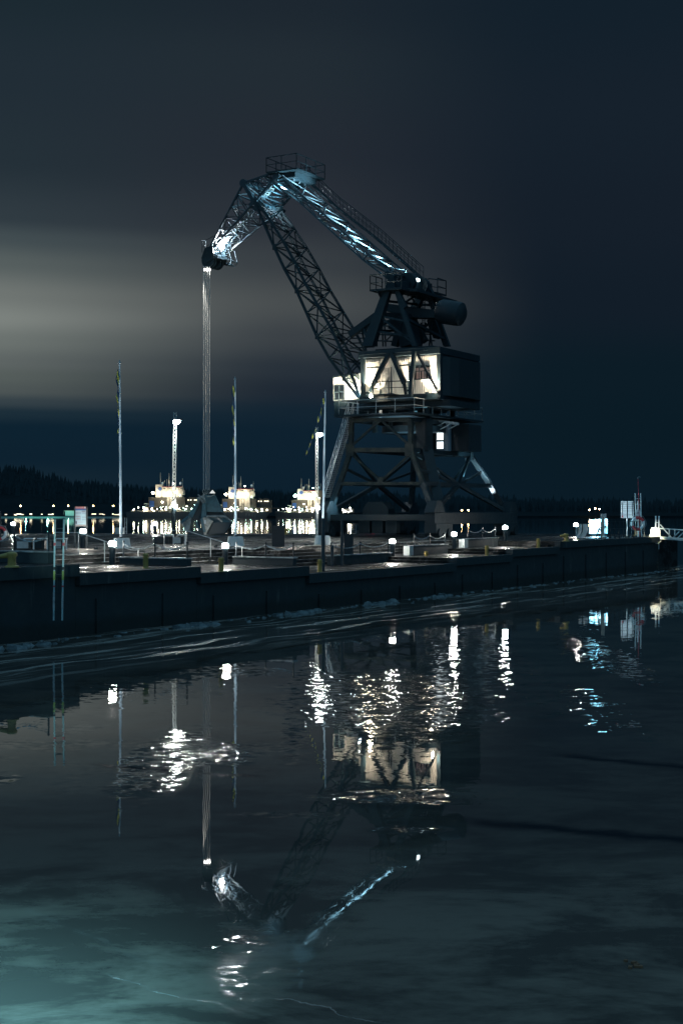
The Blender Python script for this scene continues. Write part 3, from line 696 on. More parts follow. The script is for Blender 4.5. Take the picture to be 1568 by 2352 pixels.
ins.box(cw_+CW*1.1+UP*.35, ww*1.1, .1, .25, CA, CW)
ins.build('cabinet', mat('pink_grey_cabinet', (.45, .33, .31), .6), win)
light('room_light', 'POINT', cw_+CW*.4+UP*.62, 110, (1, .85, .78), win, radius=.01)
m = MB(); m.box(wallp((dx0+dx1)/2, (zb+zd1)/2, -.05), LW*(dx1-dx0)-.03, .06, zd1-zb-.02, CA, CW)
dr = m.build('door', mat('stained_steel_door', (.12, .13, .13), .55, 0, None, ((.3, .31, .3), 3, .45, .7)), crane)
MB().box(wallp(dx1-.012, (zb+zd1)/2, .03), .03, .05, .25, CA, CW).build('handle', GALV, dr)
m = MB()       # frame posts, rails, V braces in front of the wall
m.box(wallp(.0, (zb+zt2)/2, .1), .34, .3, zt2-zb+.8, CA, CW); m.build('wall_post', DARK, crane); m = MB(); m.box(wallp(1.03, (zb+zt2)/2, .12), .3, .3, zt2-zb+.8, CA, CW)
m.build('wall_post', DARK, crane); m = MB(); m.beam(HP(650, 225, -3.65), HP(815, 212, -3.65), .1); m.build('wall_rail', DARK, crane); m = MB(); m.beam(HP(1045, 197, -3.65), HP(1178, 185, -3.65), .12)
m.build('wall_rail', DARK, crane); m = MB(); m.beam(HP(1178, 373, -3.62), HP(1446, 360, -3.62), .08); m.build('window_sill', DARK, crane)
m = MB(); m.beam(HP(952, 215, -3.56), HP(952, 555, -3.56), .07); m.build('door_frame', DARK, crane)
VF = -4.5
for x0, y0, x1, y1, w_ in ((925, 45, 725, 440, .34), (960, 45, 1115, 420, .36), (1245, 10, 1195, 590, .34), (1290, 60, 1520, 490, .2)):
    MB().beam(onp(c5(x0, y0), VF), onp(c5(x1, y1), VF), w_, w_*.8).build('wall_brace', STEEL, crane)
for x0, y0, x1, y1, w_ in ((1115, 420, 1140, 560, .2), (725, 440, 690, 520, .2), (560, 52, 1240, 5, .16), (1240, 5, 1400, -8, .12)): MB().beam(onp(c5(x0, y0), VF), onp(c5(x1, y1), VF), w_).build('wall_brace', STEEL, crane)
m = MB(); bz0 = onp(c5(725, 560), -4.8); bz1 = onp(c5(1130, 548), -4.8)
railing(m, [bz0+CW*1.2, bz0, bz1, bz1+CW*1.2], 1.0, .04, step=1.5); m.build('balcony_rail', DARK, crane)
# uplights at the foot of the wall
for x, y, pw, an, dx in ((655, 520, 4000, 64, 0), (1165, 490, 4000, 52, 20), (1530, 490, 4000, 52, 0), (800, 545, 1100, 90, -60), (1400, 520, 2300, 100, 60)):
    p = onp(c5(x, y), -3.95)
    h = MB().box(p-UP*.12, .26, .16, .16, CA, CW).build('uplight', DARK, crane)
    light('uplight_beam', 'SPOT', p, pw, (1, .82, .6), h, onp(c5(x+dx, y-330), -3.55), an, .8, .05)
light('uplight_beam', 'POINT', onp(c5(1470, 470), -4.3), 160, (1, .84, .64), h, radius=.1)
p = onp(c5(700, 575), -4.6)
wf_ = MB().ball(p, .15).build('floodlight', emit('house_floodlight', (1, .86, .62), 90.), crane)
light('floodlight_glow', 'POINT', p-CW*.25+UP*.2, 120, (1, .86, .62), wf_, radius=.1)
# operator cabin (white sheet side, lit) in front of the boom foot
CL = -1.2
def KP(x, y, lat=CL): return onp(c5(x, y), lat)
m = MB()
ca_, cb_ = KP(228, 640), KP(606, 600); ct_, cu_ = KP(228, 352), KP(606, 285)
wn = [KP(245, 443), KP(366, 440), KP(366, 620), KP(245, 624)]
ex = CW*.12
def quad(a, b, c, d): m.hexa([a, b, b+ex, a+ex, d, c, c+ex, d+ex])
quad(KP(228, 640), KP(245, 639), KP(245, 348), ct_); quad(KP(366, 628), KP(606, 610), cu_, KP(366, 328))
quad(KP(245, 639), KP(366, 628), wn[2], wn[3]); quad(wn[0], wn[1], KP(366, 328), KP(245, 348))
cab = m.build('cabin', CORR, crane)
m = MB(); m.hexa([ca_, cb_, cb_+CW*2.8, ca_+CW*2.8, ca_-UP*.02+UP*.001, cb_-UP*.019, cb_+CW*2.8-UP*.019, ca_+CW*2.8-UP*.019])
m.hexa([ct_+CA*.12, cu_, cu_+CW*2.8, ct_+CW*2.8, ct_+CA*.12+UP*.1, cu_+UP*.1, cu_+CW*2.8+UP*.1, ct_+CW*2.8+UP*.1])
m.hexa([ca_+CW*.12, ca_+CA*.08+CW*.12, ca_+CA*.08+CW*2.8, ca_+CW*2.8, ct_+CW*.12, ct_+CA*.08+CW*.12, ct_+CA*.08+CW*2.8, ct_+CW*2.8])
m.hexa([ca_+CW*2.7, cb_+CW*2.7, cb_+CW*2.8, ca_+CW*2.8, ct_+CW*2.7, cu_+CW*2.7, cu_+CW*2.8, ct_+CW*2.8])
u0 = KP(238, 645, CL+.2); u1 = KP(545, 640, CL+.2); m.hexa([u0-UP*1.3, u1-UP*1.3, u1-UP*1.3+CW*2.4, u0-UP*1.3+CW*2.4, u0, u1, u1+CW*2.4, u0+CW*2.4])
m.build('cabin_shell', STEEL, crane)
wfm = MB(); wc = (wn[0]+wn[2])/2; wwid = (wn[1]-wn[0]).length; whei = (wn[0]-wn[3]).length
for k_ in (-.5, 0, .5): wfm.box(wc-CA*wwid*k_-CW*.03, .07, .1, whei, CA, CW)
for k_ in (-.5, 0.02, .5): wfm.box(wc+UP*whei*k_-CW*.033, wwid+.07, .1, .07, CA, CW)
cwn = wfm.build('window', DARK, crane); MB().box(wc+CW*.06, wwid-.02, .015, whei-.02, CA, CW).build('pane', GLASS, cwn)
light('cabin_uplight', 'SPOT', KP(560, 560, CL-.75), 3600, (1, .84, .62), cab, KP(380, 420, CL), 110, .8, .06)
light('cabin_uplight', 'SPOT', KP(595, 530, CL-.3), 300, (1, .84, .62), cab, KP(560, 300, CL), 60, .8, .04)
light('cabin_uplight', 'POINT', KP(560, 570, CL-1.6), 120, (.7, .9, 1), cab, radius=.06)
light('cabin_uplight', 'SPOT', KP(150, 640, CL-3.), 2200, (1, .84, .62), cab, KP(320, 500, CL), 50, .8, .2)
# slewing platform under the house
m = MB(); sc_ = CC+UP*(zb-1.0)
m.lathe(V((CC.x, CC.y, zb-2.9)), [(2.6, 0), (2.6, .5), (2.0, .55), (2.0, 1.6), (2.7, 1.7), (2.7, 2.3)], 30)
for x in (-2.4, -.9, .9, 2.4):
    for y in (-2.2, 2.2): m.box(V((CC.x, CC.y, zb-1.7))+CA*x+CW*y, .35, .35, 2.4, CA, CW)
m.box(V((CC.x, CC.y, zb-.75))+CA*-.5, 8.2, 5.6, .5, CA, CW)
m.build('slewing_base', STEEL, crane)
m = MB()
for x, y, sx_, sy_ in ((1165, 700, .3, .35), (1275, 700, 1.15, .3), (1380, 702, .3, .3), (1263, 795, .2, .4)): m.box(onp(c5(x, y), -2.4), sx_, .05, sy_, CA, CW)
m.build('control_panel', emit('dim_control_panel', (.16, .5, .66), .35), crane)
# portal
PN, PF = -4.9, 6.1
def PP(x, y, lat=PN): return onp(c4(x, y), lat)
zpt = PP(540, 158).z; zpm = PP(540, 386).z; zpb = PP(540, 655).z
def col3(pts, wd, name='portal_leg', mt=PORTAL):
    m = MB()
    for a, b in zip(pts[:-1], pts[1:]): m.beam(a, b, wd, wd*.9, CW)
    return m.build(name, mt, crane, False, .02)
LA = [PP(305, 160), PP(302, 392), PP(215, 655, PN-.8), PP(120, 905, PN-1.6)]
LB = [PP(770, 152), PP(766, 392), PP(868, 655, PN-.8), PP(955, 905, PN-1.6)]
sft = CW*(PF-PN)
LC = [LA[0]+sft, LA[1]+sft, LA[2]+sft+CW*1.6, LA[3]+sft+CW*3.2]; LD = [LB[0]+sft, LB[1]+sft, LB[2]+sft+CW*1.6, LB[3]+sft+CW*3.2]
for L in (LA, LB): col3(L[:3], .36); col3(L[2:], .45, 'portal_leg', STEEL)  # lit upper legs in the paler steel, shaded lower legs in the darker
for L in (LC, LD): col3(L, .42, 'portal_leg', STEEL)
m = MB(); m.beam(PP(872, 150, PN+2), PP(876, 400, PN+2), 1.0); m.beam(PP(876, 400, PN+2), PP(985, 905, PN+1), .95); m.build('portal_leg', DARK, crane)  # stands in for the right leg's unlit side, shade put in as dark colour
m = MB()
def fr(La, Lb):
    m.beam(La[0], Lb[0], .34, .3); m.beam(La[1], Lb[1], .34, .34); m.beam(La[2], Lb[2], .3, .24)
    t_ = (La[0]+Lb[0])/2; mb = (La[2]+Lb[2])/2
    for P in (La[1], Lb[1]): m.beam(P+UP*.3, t_, .14, .17); m.beam(P-UP*.3, mb+UP*.2, .14, .17)
    for P in (La[1], Lb[1]): m.box(P-CW*.22, .74, .06, .95, CA, CW)
    m.box(mb+UP*.25-CW*.12, .5, .08, .5, CA, CW)
fr(LA, LB)
m.build('portal_frame', PORTAL, crane)
m = MB(); fr(LC, LD); m.build('portal_frame', STEEL, crane)
m = MB()
def sidef(La, Lb):
    for i in (0, 1, 2): m.beam(La[i], Lb[i], .3, .32)
    mm = (La[2]+Lb[2])/2; m.beam(La[1], mm, .22); m.beam(Lb[1], mm, .22); m.beam(La[1].lerp(La[2], .55), mm, .18); m.beam(Lb[1].lerp(Lb[2], .55), mm, .18)
    m.beam(mm, La[3].lerp(La[2], .1), .3); m.beam(mm, Lb[3].lerp(Lb[2], .1), .3)
sidef(LB, LD); sidef(LA, LC)
m.build('side_brace', STEEL, crane)
m = MB(); m.box((LA[0]+LB[0]+LC[0]+LD[0])/4+UP*.38, (LA[0]-LB[0]).length+1.6, PF-PN+1.8, .16, CA, CW)
m.build('portal_deck', DARK, crane)
m = MB(); dk = (LA[0]+LB[0]+LC[0]+LD[0])/4+UP*.46; hx = (LA[0]-LB[0]).length/2+.7; hy = (PF-PN)/2+.8
railing(m, [dk+CA*hx-CW*hy, dk-CA*hx-CW*hy, dk-CA*hx+CW*hy, dk+CA*hx+CW*hy], 1.1, .03, True); m.build('deck_rail', GALV, crane)
m = MB(); m.box(onp(c5(820, 815), -3.4), .22, .22, .75); m.tube(onp(c5(700, 800), -3.6), onp(c5(1230, 785), -3.6), .03); m.build('conduit', WHITE, crane)
# base beams, bogies
zq = QH
for L0, L1 in ((LA, LC), (LB, LD)):
    a = V((L0[3].x, L0[3].y, zq+1.45)); b = V((L1[3].x, L1[3].y, zq+1.45)); m = MB(); m.beam(a-CW*.8, b+CW*.8, .8, .9)
    for P in (L0[3], L1[3]):
        g_ = V((P.x, P.y, zq+1.9)); m.prism([g_-CW*1.0-CA*.42, g_+CW*1.0-CA*.42, g_+CW*.35-CA*.42+UP*.9, g_-CW*.35-CA*.42+UP*.9], CA*.84)
    m.build('base_beam', DARK, crane, False, .02)
    for P, sg in ((L0[3], 1), (L1[3], -1)):
        c_ = V((P.x, P.y, zq+.66))+CW*sg*.7; m = MB(); m.box(c_+UP*.05, 1.0, 2.9, .75, CA, CW); m.box(c_+UP*.5, .7, 1.6, .3, CA, CW)
        bo = m.build('bogie', DARK, crane, False, .04)
        for k_ in (-.8, .8):
            wm = MB(); wm.tube(c_+CW*k_-UP*.3-CA*.6, c_+CW*k_-UP*.3+CA*.6, .36, n=20); wm.build('wheel', DARK, bo)
m = MB(); ck = V((LB[2].x, LB[2].y, zq))*.5+V((LA[2].x, LA[2].y, zq))*.5
m.beam(V((LA[3].x, LA[3].y, zq+1.5)), V((LB[3].x, LB[3].y, zq+1.5)), .6, .5)
kc = onp(c4(490, 880), PN+1); kc.z = zq
m.prism([kc+CA*a+UP*b for a, b in ((-1.2, 1.7), (1.2, 1.7), (1.15, 2.2), (.7, 2.75), (-.7, 2.75), (-1.15, 2.2))], CW*1.2)
for k_ in (-1.6, -.4, .8): m.box(kc+CA*k_+UP*.95-CW*.05, 1.0, .7, 1.4, CA, CW)
m.build('cable_reel_housing', STEEL, crane, False, .05)
# stair up the left leg
m = MB(); s0 = onp(c4(280, 120), PN-.3); s1 = onp(c4(92, 760), PN-1.9)
for w_ in (0, .8):
    for dz, r_ in ((0, .05), (.55, .028), (1.05, .032)): m.tube(s0+CW*w_+UP*dz, s1+CW*w_+UP*dz, r_, n=6)
    for i in range(9): p = s0.lerp(s1, i/8)+CW*w_; m.tube(p, p+UP*1.05, .026, n=5)
for i in range(46): p = s0.lerp(s1, i/45); m.box(p+CW*.4, .26, .76, .04, CA, CW)
m.build('stair', GALV, crane)
# stair tower on the side of the portal with lit panes
TL = 1.0
def TP(x, y, lat=TL): return onp(c7(x, y), lat)
m = MB(); ta = TP(364, 600); tb = TP(552, 606)
zt0, zt1 = TP(450, 603).z, TP(450, 150).z; tw = (tb-ta).length; tcx = (ta+tb)/2
def tbox(cx_, w_, z0, z1, d=2.2, off=0): m.box(V((cx_.x, cx_.y, (z0+z1)/2))+CW*(d/2+off), w_, d, z1-z0, CA, CW)
tbox(tcx, tw, zt0, zt1)
twr = m.build('stair_tower', mat('blue_grey_sheet_steel', (.16, .22, .27), .5, 0, None, ((.12, .17, .2), 2, .4, .7)), crane)
for y0, y1 in ((318, 428), (462, 566)):
    a = TP(388, (y0+y1)/2); b = TP(483, (y0+y1)/2); c_ = (a+b)/2; hgt = TP(430, y0).z-TP(430, y1).z
    fm = MB().box(c_-CW*.02, (b-a).length+.1, .06, hgt+.1, CA, CW).build('window', DARK, twr)
    MB().box(c_-CW*.06, (b-a).length, .04, hgt, CA, CW).build('pane', PANEL, fm)
pl = TP(430, 190)-CW*.25
light('wall_lamp', 'SPOT', pl, 160, (.6, .88, 1), twr, TP(430, 420)-CW*.05, 60, .6, .04)
m = MB(); d0 = TP(170, 590); d1 = TP(320, 590); dc = (d0+d1)/2; tbox(dc, (d1-d0).length, zt0+.1, zt1-.1, 2.0, -.3)
sbx = m.build('switch_room', DARK, crane, False, .02)
sl = MB().box(TP(248, 188)-CW*.4, .55, .2, .2, CA, CW).build('lamp', emit('switch_room_lamp', (.9, .95, .9), 10.), sbx)
light('lamp_glow', 'SPOT', TP(248, 170)-CW*.9, 40, (.9, .95, .9), sl, TP(248, 260)-CW*.3, 90, .9, .05)
m = MB(); tbox(TP(620, 600), 2.4, zt0, zt1-.2, 2.4, .6); m.build('rear_room', DARK, crane)
m = MB()
for a, b in (((205, 155), (275, 110)), ((240, 220), (400, 120)), ((350, 237), (520, 140)), ((430, 265), (600, 170)), ((560, 262), (720, 180))): m.beam(TP(*a, TL-1.5), TP(*b, TL-1.5), .07)
m.beam(TP(200, 100, TL-1.4), TP(720, 180, TL-1.0), .2)
m.build('platform_bracket', GALV, crane)
# lights that pick out the lower portal
lw = MB().box(V((LB[3].x, LB[3].y, zq+3.1))+CW*2.4, .3, .3, .3).build('floodlight', DARK, crane)
base = V((LB[3].x, LB[3].y, zq+3.4))
light('floodlight_beam', 'SPOT', PP(890, 900, PN+1.3), 7000, (.62, .87, 1), lw, PP(830, 640, PN+1.8), 44, .7, .1)
light('floodlight_beam', 'SPOT', PP(850, 905, PN+3.2), 3600, (.62, .87, 1), lw, PP(850, 500, PN+3), 50, .7, .1)
l4 = V((LD[3].x, LD[3].y, zq+2.9))
l4h = MB().box(l4+CA*.9, .3, .3, .3).build('floodlight', DARK, crane)
light('floodlight_beam', 'SPOT', l4-CW*2.2+CA*1.2, 1500, (.75, .9, 1), l4h, LD[2], 40, .7, .1)
light('floodlight_beam', 'SPOT', LD[2]+UP*.8-CW*1.4-CA*.4, 700, (.8, .93, 1), l4h, LD[2]+UP*1.5+CW*.4, 100, .7, .1)
light('floodlight_beam', 'SPOT', LD[2]+UP*.5-CW*5, 1500, (.5, .85, 1), l4h, LD[1], 60, .7, .1)
light('floodlight_beam', 'SPOT', V((LA[3].x, LA[3].y, zq+3))-CA*2.3, 700, (.6, .88, 1), l4h, V((LA[3].x, LA[3].y, zq+2.2)), 60, .7, .1)
# soft wash on the portal front from the quay lamps opposite
KX = MB().box(V((l4.x, l4.y, zq+2.2)), .2, .2, .6).build('marker_lamp', emit('marker_lamp', (1, .8, .65), 14.), crane)

# ================================================================== GRAB
GY = 123.0
grab = empty('grab_bucket', grabP, 'big teal steel clamshell grab resting open on the quay below the crane ropes', 'grab')
cg = cr_(700, 1930, 6.031)
def G(x, y, dy=0.): p = at(*cg(x, y), GY+dy); return p
TEALM = mat('teal_grab_steel', (.06, .16, .19), .4, 0, (5, .3, .02), ((.05, .11, .13), 2.5, .4, .65))
SILV = mat('worn_bare_steel', (.33, .35, .33), .38, .35, (6, .3, .02), ((.16, .18, .17), 3, .4, .65))
GRD = mat('grab_dark_steel', (.025, .045, .055), .5)
dY = V((0, 1, 0))
m = MB()
m.prism([G(*p, -.2) for p in ((700, 300), (960, 320), (1150, 690), (1150, 720), (755, 715))], dY*.9)
m.build('head_plate', TEALM, grab, False, .03)
m = MB(); m.prism([G(*p, -.7) for p in ((505, 500), (585, 520), (420, 870), (310, 800))], dY*1.1)
m.prism([G(*p, -.75) for p in ((655, 500), (745, 480), (760, 820), (630, 870))], dY*1.2)
m.build('strut', TEALM, grab, False, .03)
m = MB(); m.prism([G(*p, -.3) for p in ((590, 440), (650, 480), (630, 870), (430, 870))], dY*1.4)
m.prism([G(*p, .1) for p in ((400, 700), (1160, 720), (1230, 830), (330, 830))], dY*1.0)
m.build('core', GRD, grab)
m = MB(); m.prism([G(*p, -.8) for p in ((520, 480), (530, 360), (600, 340), (690, 300), (735, 440), (745, 480), (665, 515), (610, 410), (580, 520))], dY*.5)
m.build('head_casting', SILV, grab, False, .03)
m = MB(); m.tube(G(555, 295, -.95), G(730, 440, -.95), .07, n=10); m.build('pin', SILV, grab); m = MB(); m.tube(G(690, 310, -.4), G(700, 290, .5), .08); m.build('pin', SILV, grab); m = MB(); m.path([G(770, 340, -.3), G(880, 342, -.3), G(915, 310, -.3), G(960, 300, -.3)], .04)
m.build('pin', SILV, grab)
for pts, w_ in ((((310, 825), (405, 875), (345, 1200), (240, 1190), (155, 975)), 1.2), (((735, 820), (900, 940), (890, 1000), (745, 1270), (700, 1270), (625, 870)), 1.3)):
    m = MB(); pp = [G(*p, -1.2) for p in pts]; m.prism(pp, dY*w_); sh_ = m.build('claw', SILV, grab, False, .04)
    MB().box(pp[0]+V((-.0, -.02, -.05)), .1, .1, .1).build('bolt', GRD, sh_)
m = MB(); m.beam(G(145, 970, -1.25), G(320, 830, -1.25), .22, .2, dY); m.build('claw_rim', TEALM, grab); m = MB(); m.beam(G(640, 870, -1.28), G(720, 1200, -1.28), .22, .16, dY); m.build('claw_rim', TEALM, grab)
for cx_, cy_, r_ in ((570, 1040, .42), (390, 1120, .3)):
    m = MB(); m.prism([G(cx_-80+r*1., cy_, -.2) for r in (0,)] and [G(cx_+a*95, cy_+b*140, -.4) for a, b in ((-.8, -.6), (-.2, -.8), (.1, .2), (.8, .75), (.2, .95), (-.6, .35))], dY*1.3)
    m.build('claw', TEALM, grab, False, .05)
m = MB()       # open right-hand shell
top = [(760, 820), (1190, 820), (1260, 860), (1370, 960)]
m.path([G(*p, -.9) for p in top], .09, 6); m.path([G(*p, .6) for p in top], .07, 6)
m.beam(G(1020, 850, -.9), G(1140, 955, -.9), .1); m.beam(G(770, 830, -.9), G(905, 950, -.9), .12); m.beam(G(1190, 822, -.9), G(1190, 822, .6), .1)
m.build('shell_rim', SILV, grab)
m = MB(); m.prism([G(*p, -.95) for p in ((905, 955), (1375, 955), (1310, 1100), (1200, 1240), (760, 1260), (890, 1010))], dY*1.7); m.build('shell', GRD, grab, False, .05)
m = MB(); m.prism([G(*p, .3) for p in ((790, 835), (1180, 835), (1340, 955), (900, 955))], dY*.3); m.build('shell_back', TEALM, grab)
m = MB(); m.prism([G(*p, -.8) for p in ((350, 1180), (700, 1150), (760, 1275), (290, 1275))], dY*1.5); m.build('base_block', GRD, grab)
MB().box(G(725, 952, -1.23), .17, .04, .32).build('sign_plate', WHITE, grab)
for i, x in enumerate((693, 740, 773, 817)):
    c_ = G(x, 215, -.1+.1*i); rx = .085 if i < 2 else .12
    m = MB(); pts = [c_+V((rx*math.cos(a*math.pi/8), 0, .17*math.sin(a*math.pi/8))) for a in range(17)]; m.path(pts, .026, 6)
    m.tube(c_+UP*.17, c_+UP*.34, .028); m.tube(c_-UP*.17, c_-UP*.62, .022); m.build('rope_link', SILV, grab)
tri = MB(); tri.prism([G(835, 262, -.5), G(905, 178, -.5), G(975, 262, -.5)], dY*.05); tri.build('triangle_plate', emit('glowing_triangle_plate', (1, .97, .85), .7), grab)  # white plate, its brightness put in as a glow
gl_ = at(497, 1212, GY-3.2)
light('added_claw_light', 'SPOT', gl_+V((-.5, -2.4, -.3)), 110, (1, .97, .9), grab, G(790, 1040, -1.2), 50, .9, .1)  # added light for highlights on the claws, no lamp stands there

# ================================================================== LAMPS ON THE QUAY
def bollard_lamp(loc, label, r=.14, h=1.08, light_mat=LAMPW):
    root = empty('bollard_lamp', loc, label, 'bollard lamp', 'bollard lamps on the quay terraces')
    m = MB(); m.lathe(loc, [(r, 0), (r, h-.30), (r*.96, h-.28)], 20); m.build('post', DARK, root, True)
    m = MB(); m.lathe(loc+UP*(h-.28), [(r*.9, 0), (r*1.12, .05), (r*1.15, .12), (r*1.0, .19), (r*.6, .23)], 20); m.build('lamp_head', light_mat, root, True)
    m = MB(); m.lathe(loc+UP*(h-.055), [(r*.62, 0), (r*.6, .03), (r*.3, .05)], 20); m.build('cap', DARK, root, True)
    return root
bl = bollard_lamp(Q(-8.9, 4.25, 2.32), 'nearest glowing bollard lamp, before the left flagpole base above a white light pool'); remember(bl)
for (s_, t_, z), lb in (((-.66, 4.1, 2.06), 'glowing bollard lamp in front of the middle flagpole, with chains sagging to its right'),
                        ((16.4, 4.15, 1.98), 'glowing bollard lamp at the end of the dark parapet left of the crane foot'),
                        ((23.7, 3.7, 2.3), 'glowing bollard lamp between two concrete seat blocks below the crane'),
                        ((30.9, 3.4, 2.66), 'rightmost glowing bollard lamp of the stepped terraces, at the top of the chain fence')):
    copy_tree(bl, Q(s_, t_, z), lb)
for (x, y, Yd), lb in (((31, 1229, 124), 'glowing bollard lamp on the far quay edge at the left end of the photo'),
                   ((357, 1228, 124), 'glowing bollard lamp on the far quay edge right of the left flagpole'),
                   ((528, 1228, 123), 'glowing bollard lamp beside the grab and the middle flagpole'),
                   ((191, 1258, 76.5), 'low glowing bollard lamp under the tall information board')):
    p = at(x, y, Yd); p.z = QH; copy_tree(bl, p, lb)
copy_tree(bl, Q(50.2, 5.8, QH), 'glowing bollard lamp beside the blue light box')
# ------------------------------------------------------------------ flagpoles
FBM = mat('cast_concrete_plinth', (.5, .54, .54), .7, 0, (14, .25, .01), ((.4, .44, .44), 3, .4, .7))
POLEM = mat('white_flagpole_enamel', (.62, .7, .74), .25, .1)
def pennant_mat():
    m = bpy.data.materials.new('blue_yellow_pennant'); m.use_nodes = True; t = NT(m.node_tree); b = t.n['Principled BSDF']
    g = t.add('ShaderNodeNewGeometry').outputs['Position']; sp = t.add('ShaderNodeSeparateXYZ'); t.l.new(g, sp.inputs[0])
    w = t.math('SINE', t.math('ADD', t.math('MULTIPLY', sp.outputs[2], 4.2), t.math('MULTIPLY', sp.outputs[0], 25)))
    t.l.new(t.mixc(t.mapr(w, .15, .35), (.01, .04, .09, 1), (.42, .38, .06, 1)), b.inputs['Base Color']); b.inputs['Roughness'].default_value = .8
    return m
PEN = pennant_mat()
for i, (bx, by, tx, ty, lean, lb) in enumerate(((279.5, 1259, 275, 835, 0, 'left and tallest white flagpole on a round concrete plinth with a limp striped pennant'),
                              (541, 1254, 540, 873, 0, 'middle white flagpole on a round concrete plinth, right of the grab'),
                              (741, 1251, 747, 903, 1, 'right white flagpole by the crane stair, its pennant blown to the left'))):
    b_ = onz(bx, by, QH); Yd = b_.y; tp = at(tx, ty, Yd); root = empty('flagpole', b_, lb, 'flagpole', 'three flagpoles on the quay')
    MB().lathe(b_, [(.52, 0), (.51, .03), (.43, .50), (.40, .54)], 36).build('plinth', FBM, root, True)
    b2 = b_+UP*.5+V((-.03 if i == 0 else .0, 0, 0)); m = MB(); m.tube(b2, b2.lerp(tp, .5), .075, .062, 16, False); m.tube(b2.lerp(tp, .5), tp, .062, .038, 16); m.build('pole', POLEM, root, True)
    m = MB(); m.lathe(b2, [(.13, .03), (.13, .09), (.085, .12)], 20); m.build('collar', DARK, root)
    m = MB(); m.lathe(tp, [(.03, 0), (.075, .03), (.075, .07), (.03, .11), (.02, .2)], 14); m.build('finial', GALV, root)
    m = MB(); n_ = 60; Lp = 3.4; rows_ = []
    for k in range(n_+1):
        f = k/n_; z = tp.z-.35-f*Lp; x = tp.x-.04+(b2.x-tp.x)*f*.35; wdt = .13*(1-f)+.02
        if lean: x -= .02+1.0*f**1.3
        an = f*22+i; cx_ = math.cos(an)*.045; cy_ = math.sin(an)*.05
        rows_.append((V((x-.05-wdt*.5+cx_, tp.y-.06+cy_, z)), V((x-.05+wdt*.5-cx_, tp.y-.06-cy_, z+.05))))
    for k in range(n_):
        a, b = rows_[k]; c_, d = rows_[k+1]; th = V((0, .012, 0)); m.hexa([a, b, b+th, a+th, c_, d, d+th, c_+th])
    m.build('pennant', PEN, root)
    fill_pos = b_+V((-.9, -2.6, .1)); fill_box = MB().box(fill_pos-V((0, .05, .05)), .2, .16, .12).build('uplight', DARK, root)  # added light and box that brighten the pole and plinth, no real fixture
    light('uplight_beam', 'SPOT', fill_pos, 2000, (.8, .93, 1), fill_box, b_.lerp(tp, .25), 50, 1., .05)
    light('uplight_beam', 'SPOT', fill_pos, 9000, (.8, .93, 1), fill_box, b_.lerp(tp, .85)-V((.05, 0, 0)), 22, 1., .05)
light('spill', 'POINT', (0, 0, -50), .001, (1, 1, 1))
bpy.data.objects.remove(bpy.data.objects['spill'])
# ------------------------------------------------------------------ lattice light masts
for (bx, Yd, ty, ly, lx, side, zl, lb) in ((399.5, 88., 947, 968, 407, 1, 1164, 'tall lattice light mast left of the hanging crane ropes, lamp glowing at its head'),
                                      (727.5, 106., 981, 998, 735, 1, 1168, 'shorter lattice light mast beside the right flagpole, lamp glowing at its head')):
    b_ = V(((bx-784)/F*Yd, Yd, QH)); top = at(bx+(3 if bx < 500 else 0), ty, Yd); root = empty('light_mast', b_, lb, 'light mast', 'lattice light masts on the quay')
    zl_ = CAMZ-(zl-1176)*Yd/F; m = MB(); m.tube(b_, V((b_.x, b_.y, zl_)), .14, .13, 14); m.build('tube_base', DARK if bx < 500 else GALV, root, True)
    m = MB(); a_ = V((b_.x, b_.y, zl_)); w_ = .125; n_ = 26
    offs = [V((w_*math.cos(a), w_*math.sin(a), 0)) for a in (math.pi*.25, math.pi*.75, math.pi*1.25, math.pi*1.75)]
    for o_ in offs: m.tube(a_+o_*1.15, top+o_*.85, .016, n=5)
    for k in range(n_):
        p = a_.lerp(top, k/n_); q = a_.lerp(top, (k+1)/n_)
        for j in range(4):
            m.tube(p+offs[j], q+offs[(j+1) % 4], .014, n=4) if (k+j) % 2 else m.tube(p+offs[(j+1) % 4], q+offs[j], .014, n=4)
    m.build('lattice', GALV, root)
    lp = at(lx, ly, Yd-.1); m = MB(); m.beam(at(bx+2, ly, Yd), lp+V((.2, 0, .1)), .06); m.box(lp+V((.05, 0, .12)), .5, .35, .08); hd = m.build('lamp_head', DARK, root)
    MB().ball(lp, .19, 14, .8).build('bulb', emit('mast_lamp', (.97, 1, .93), 420. if bx < 500 else 260.), hd)
    light('lamp_glow', 'SPOT', lp-V((0, .3, .16)), 3000 if bx < 500 else 2000, (.95, 1, .93), hd, V((lp.x, lp.y-2.5, 0)), 112, .5, .12)
    light('lamp_side_glow', 'SPOT', lp-V((.35, .3, -.02)), 260, (.95, 1, .93), hd, at(bx, 1110, Yd), 50, 1., .08)
    p = V((b_.x, b_.y, zl_))
    gb = MB().box(p+V((.12, -.2, .05)), .18, .12, .18).build('foot_lamp', LAMPW, root)
    light('foot_lamp_beam', 'SPOT', p+V((.05, -.55, .0)), 1500, (1, .9, .72), gb, p+V((0, 0, 3)), 40, .8, .05)
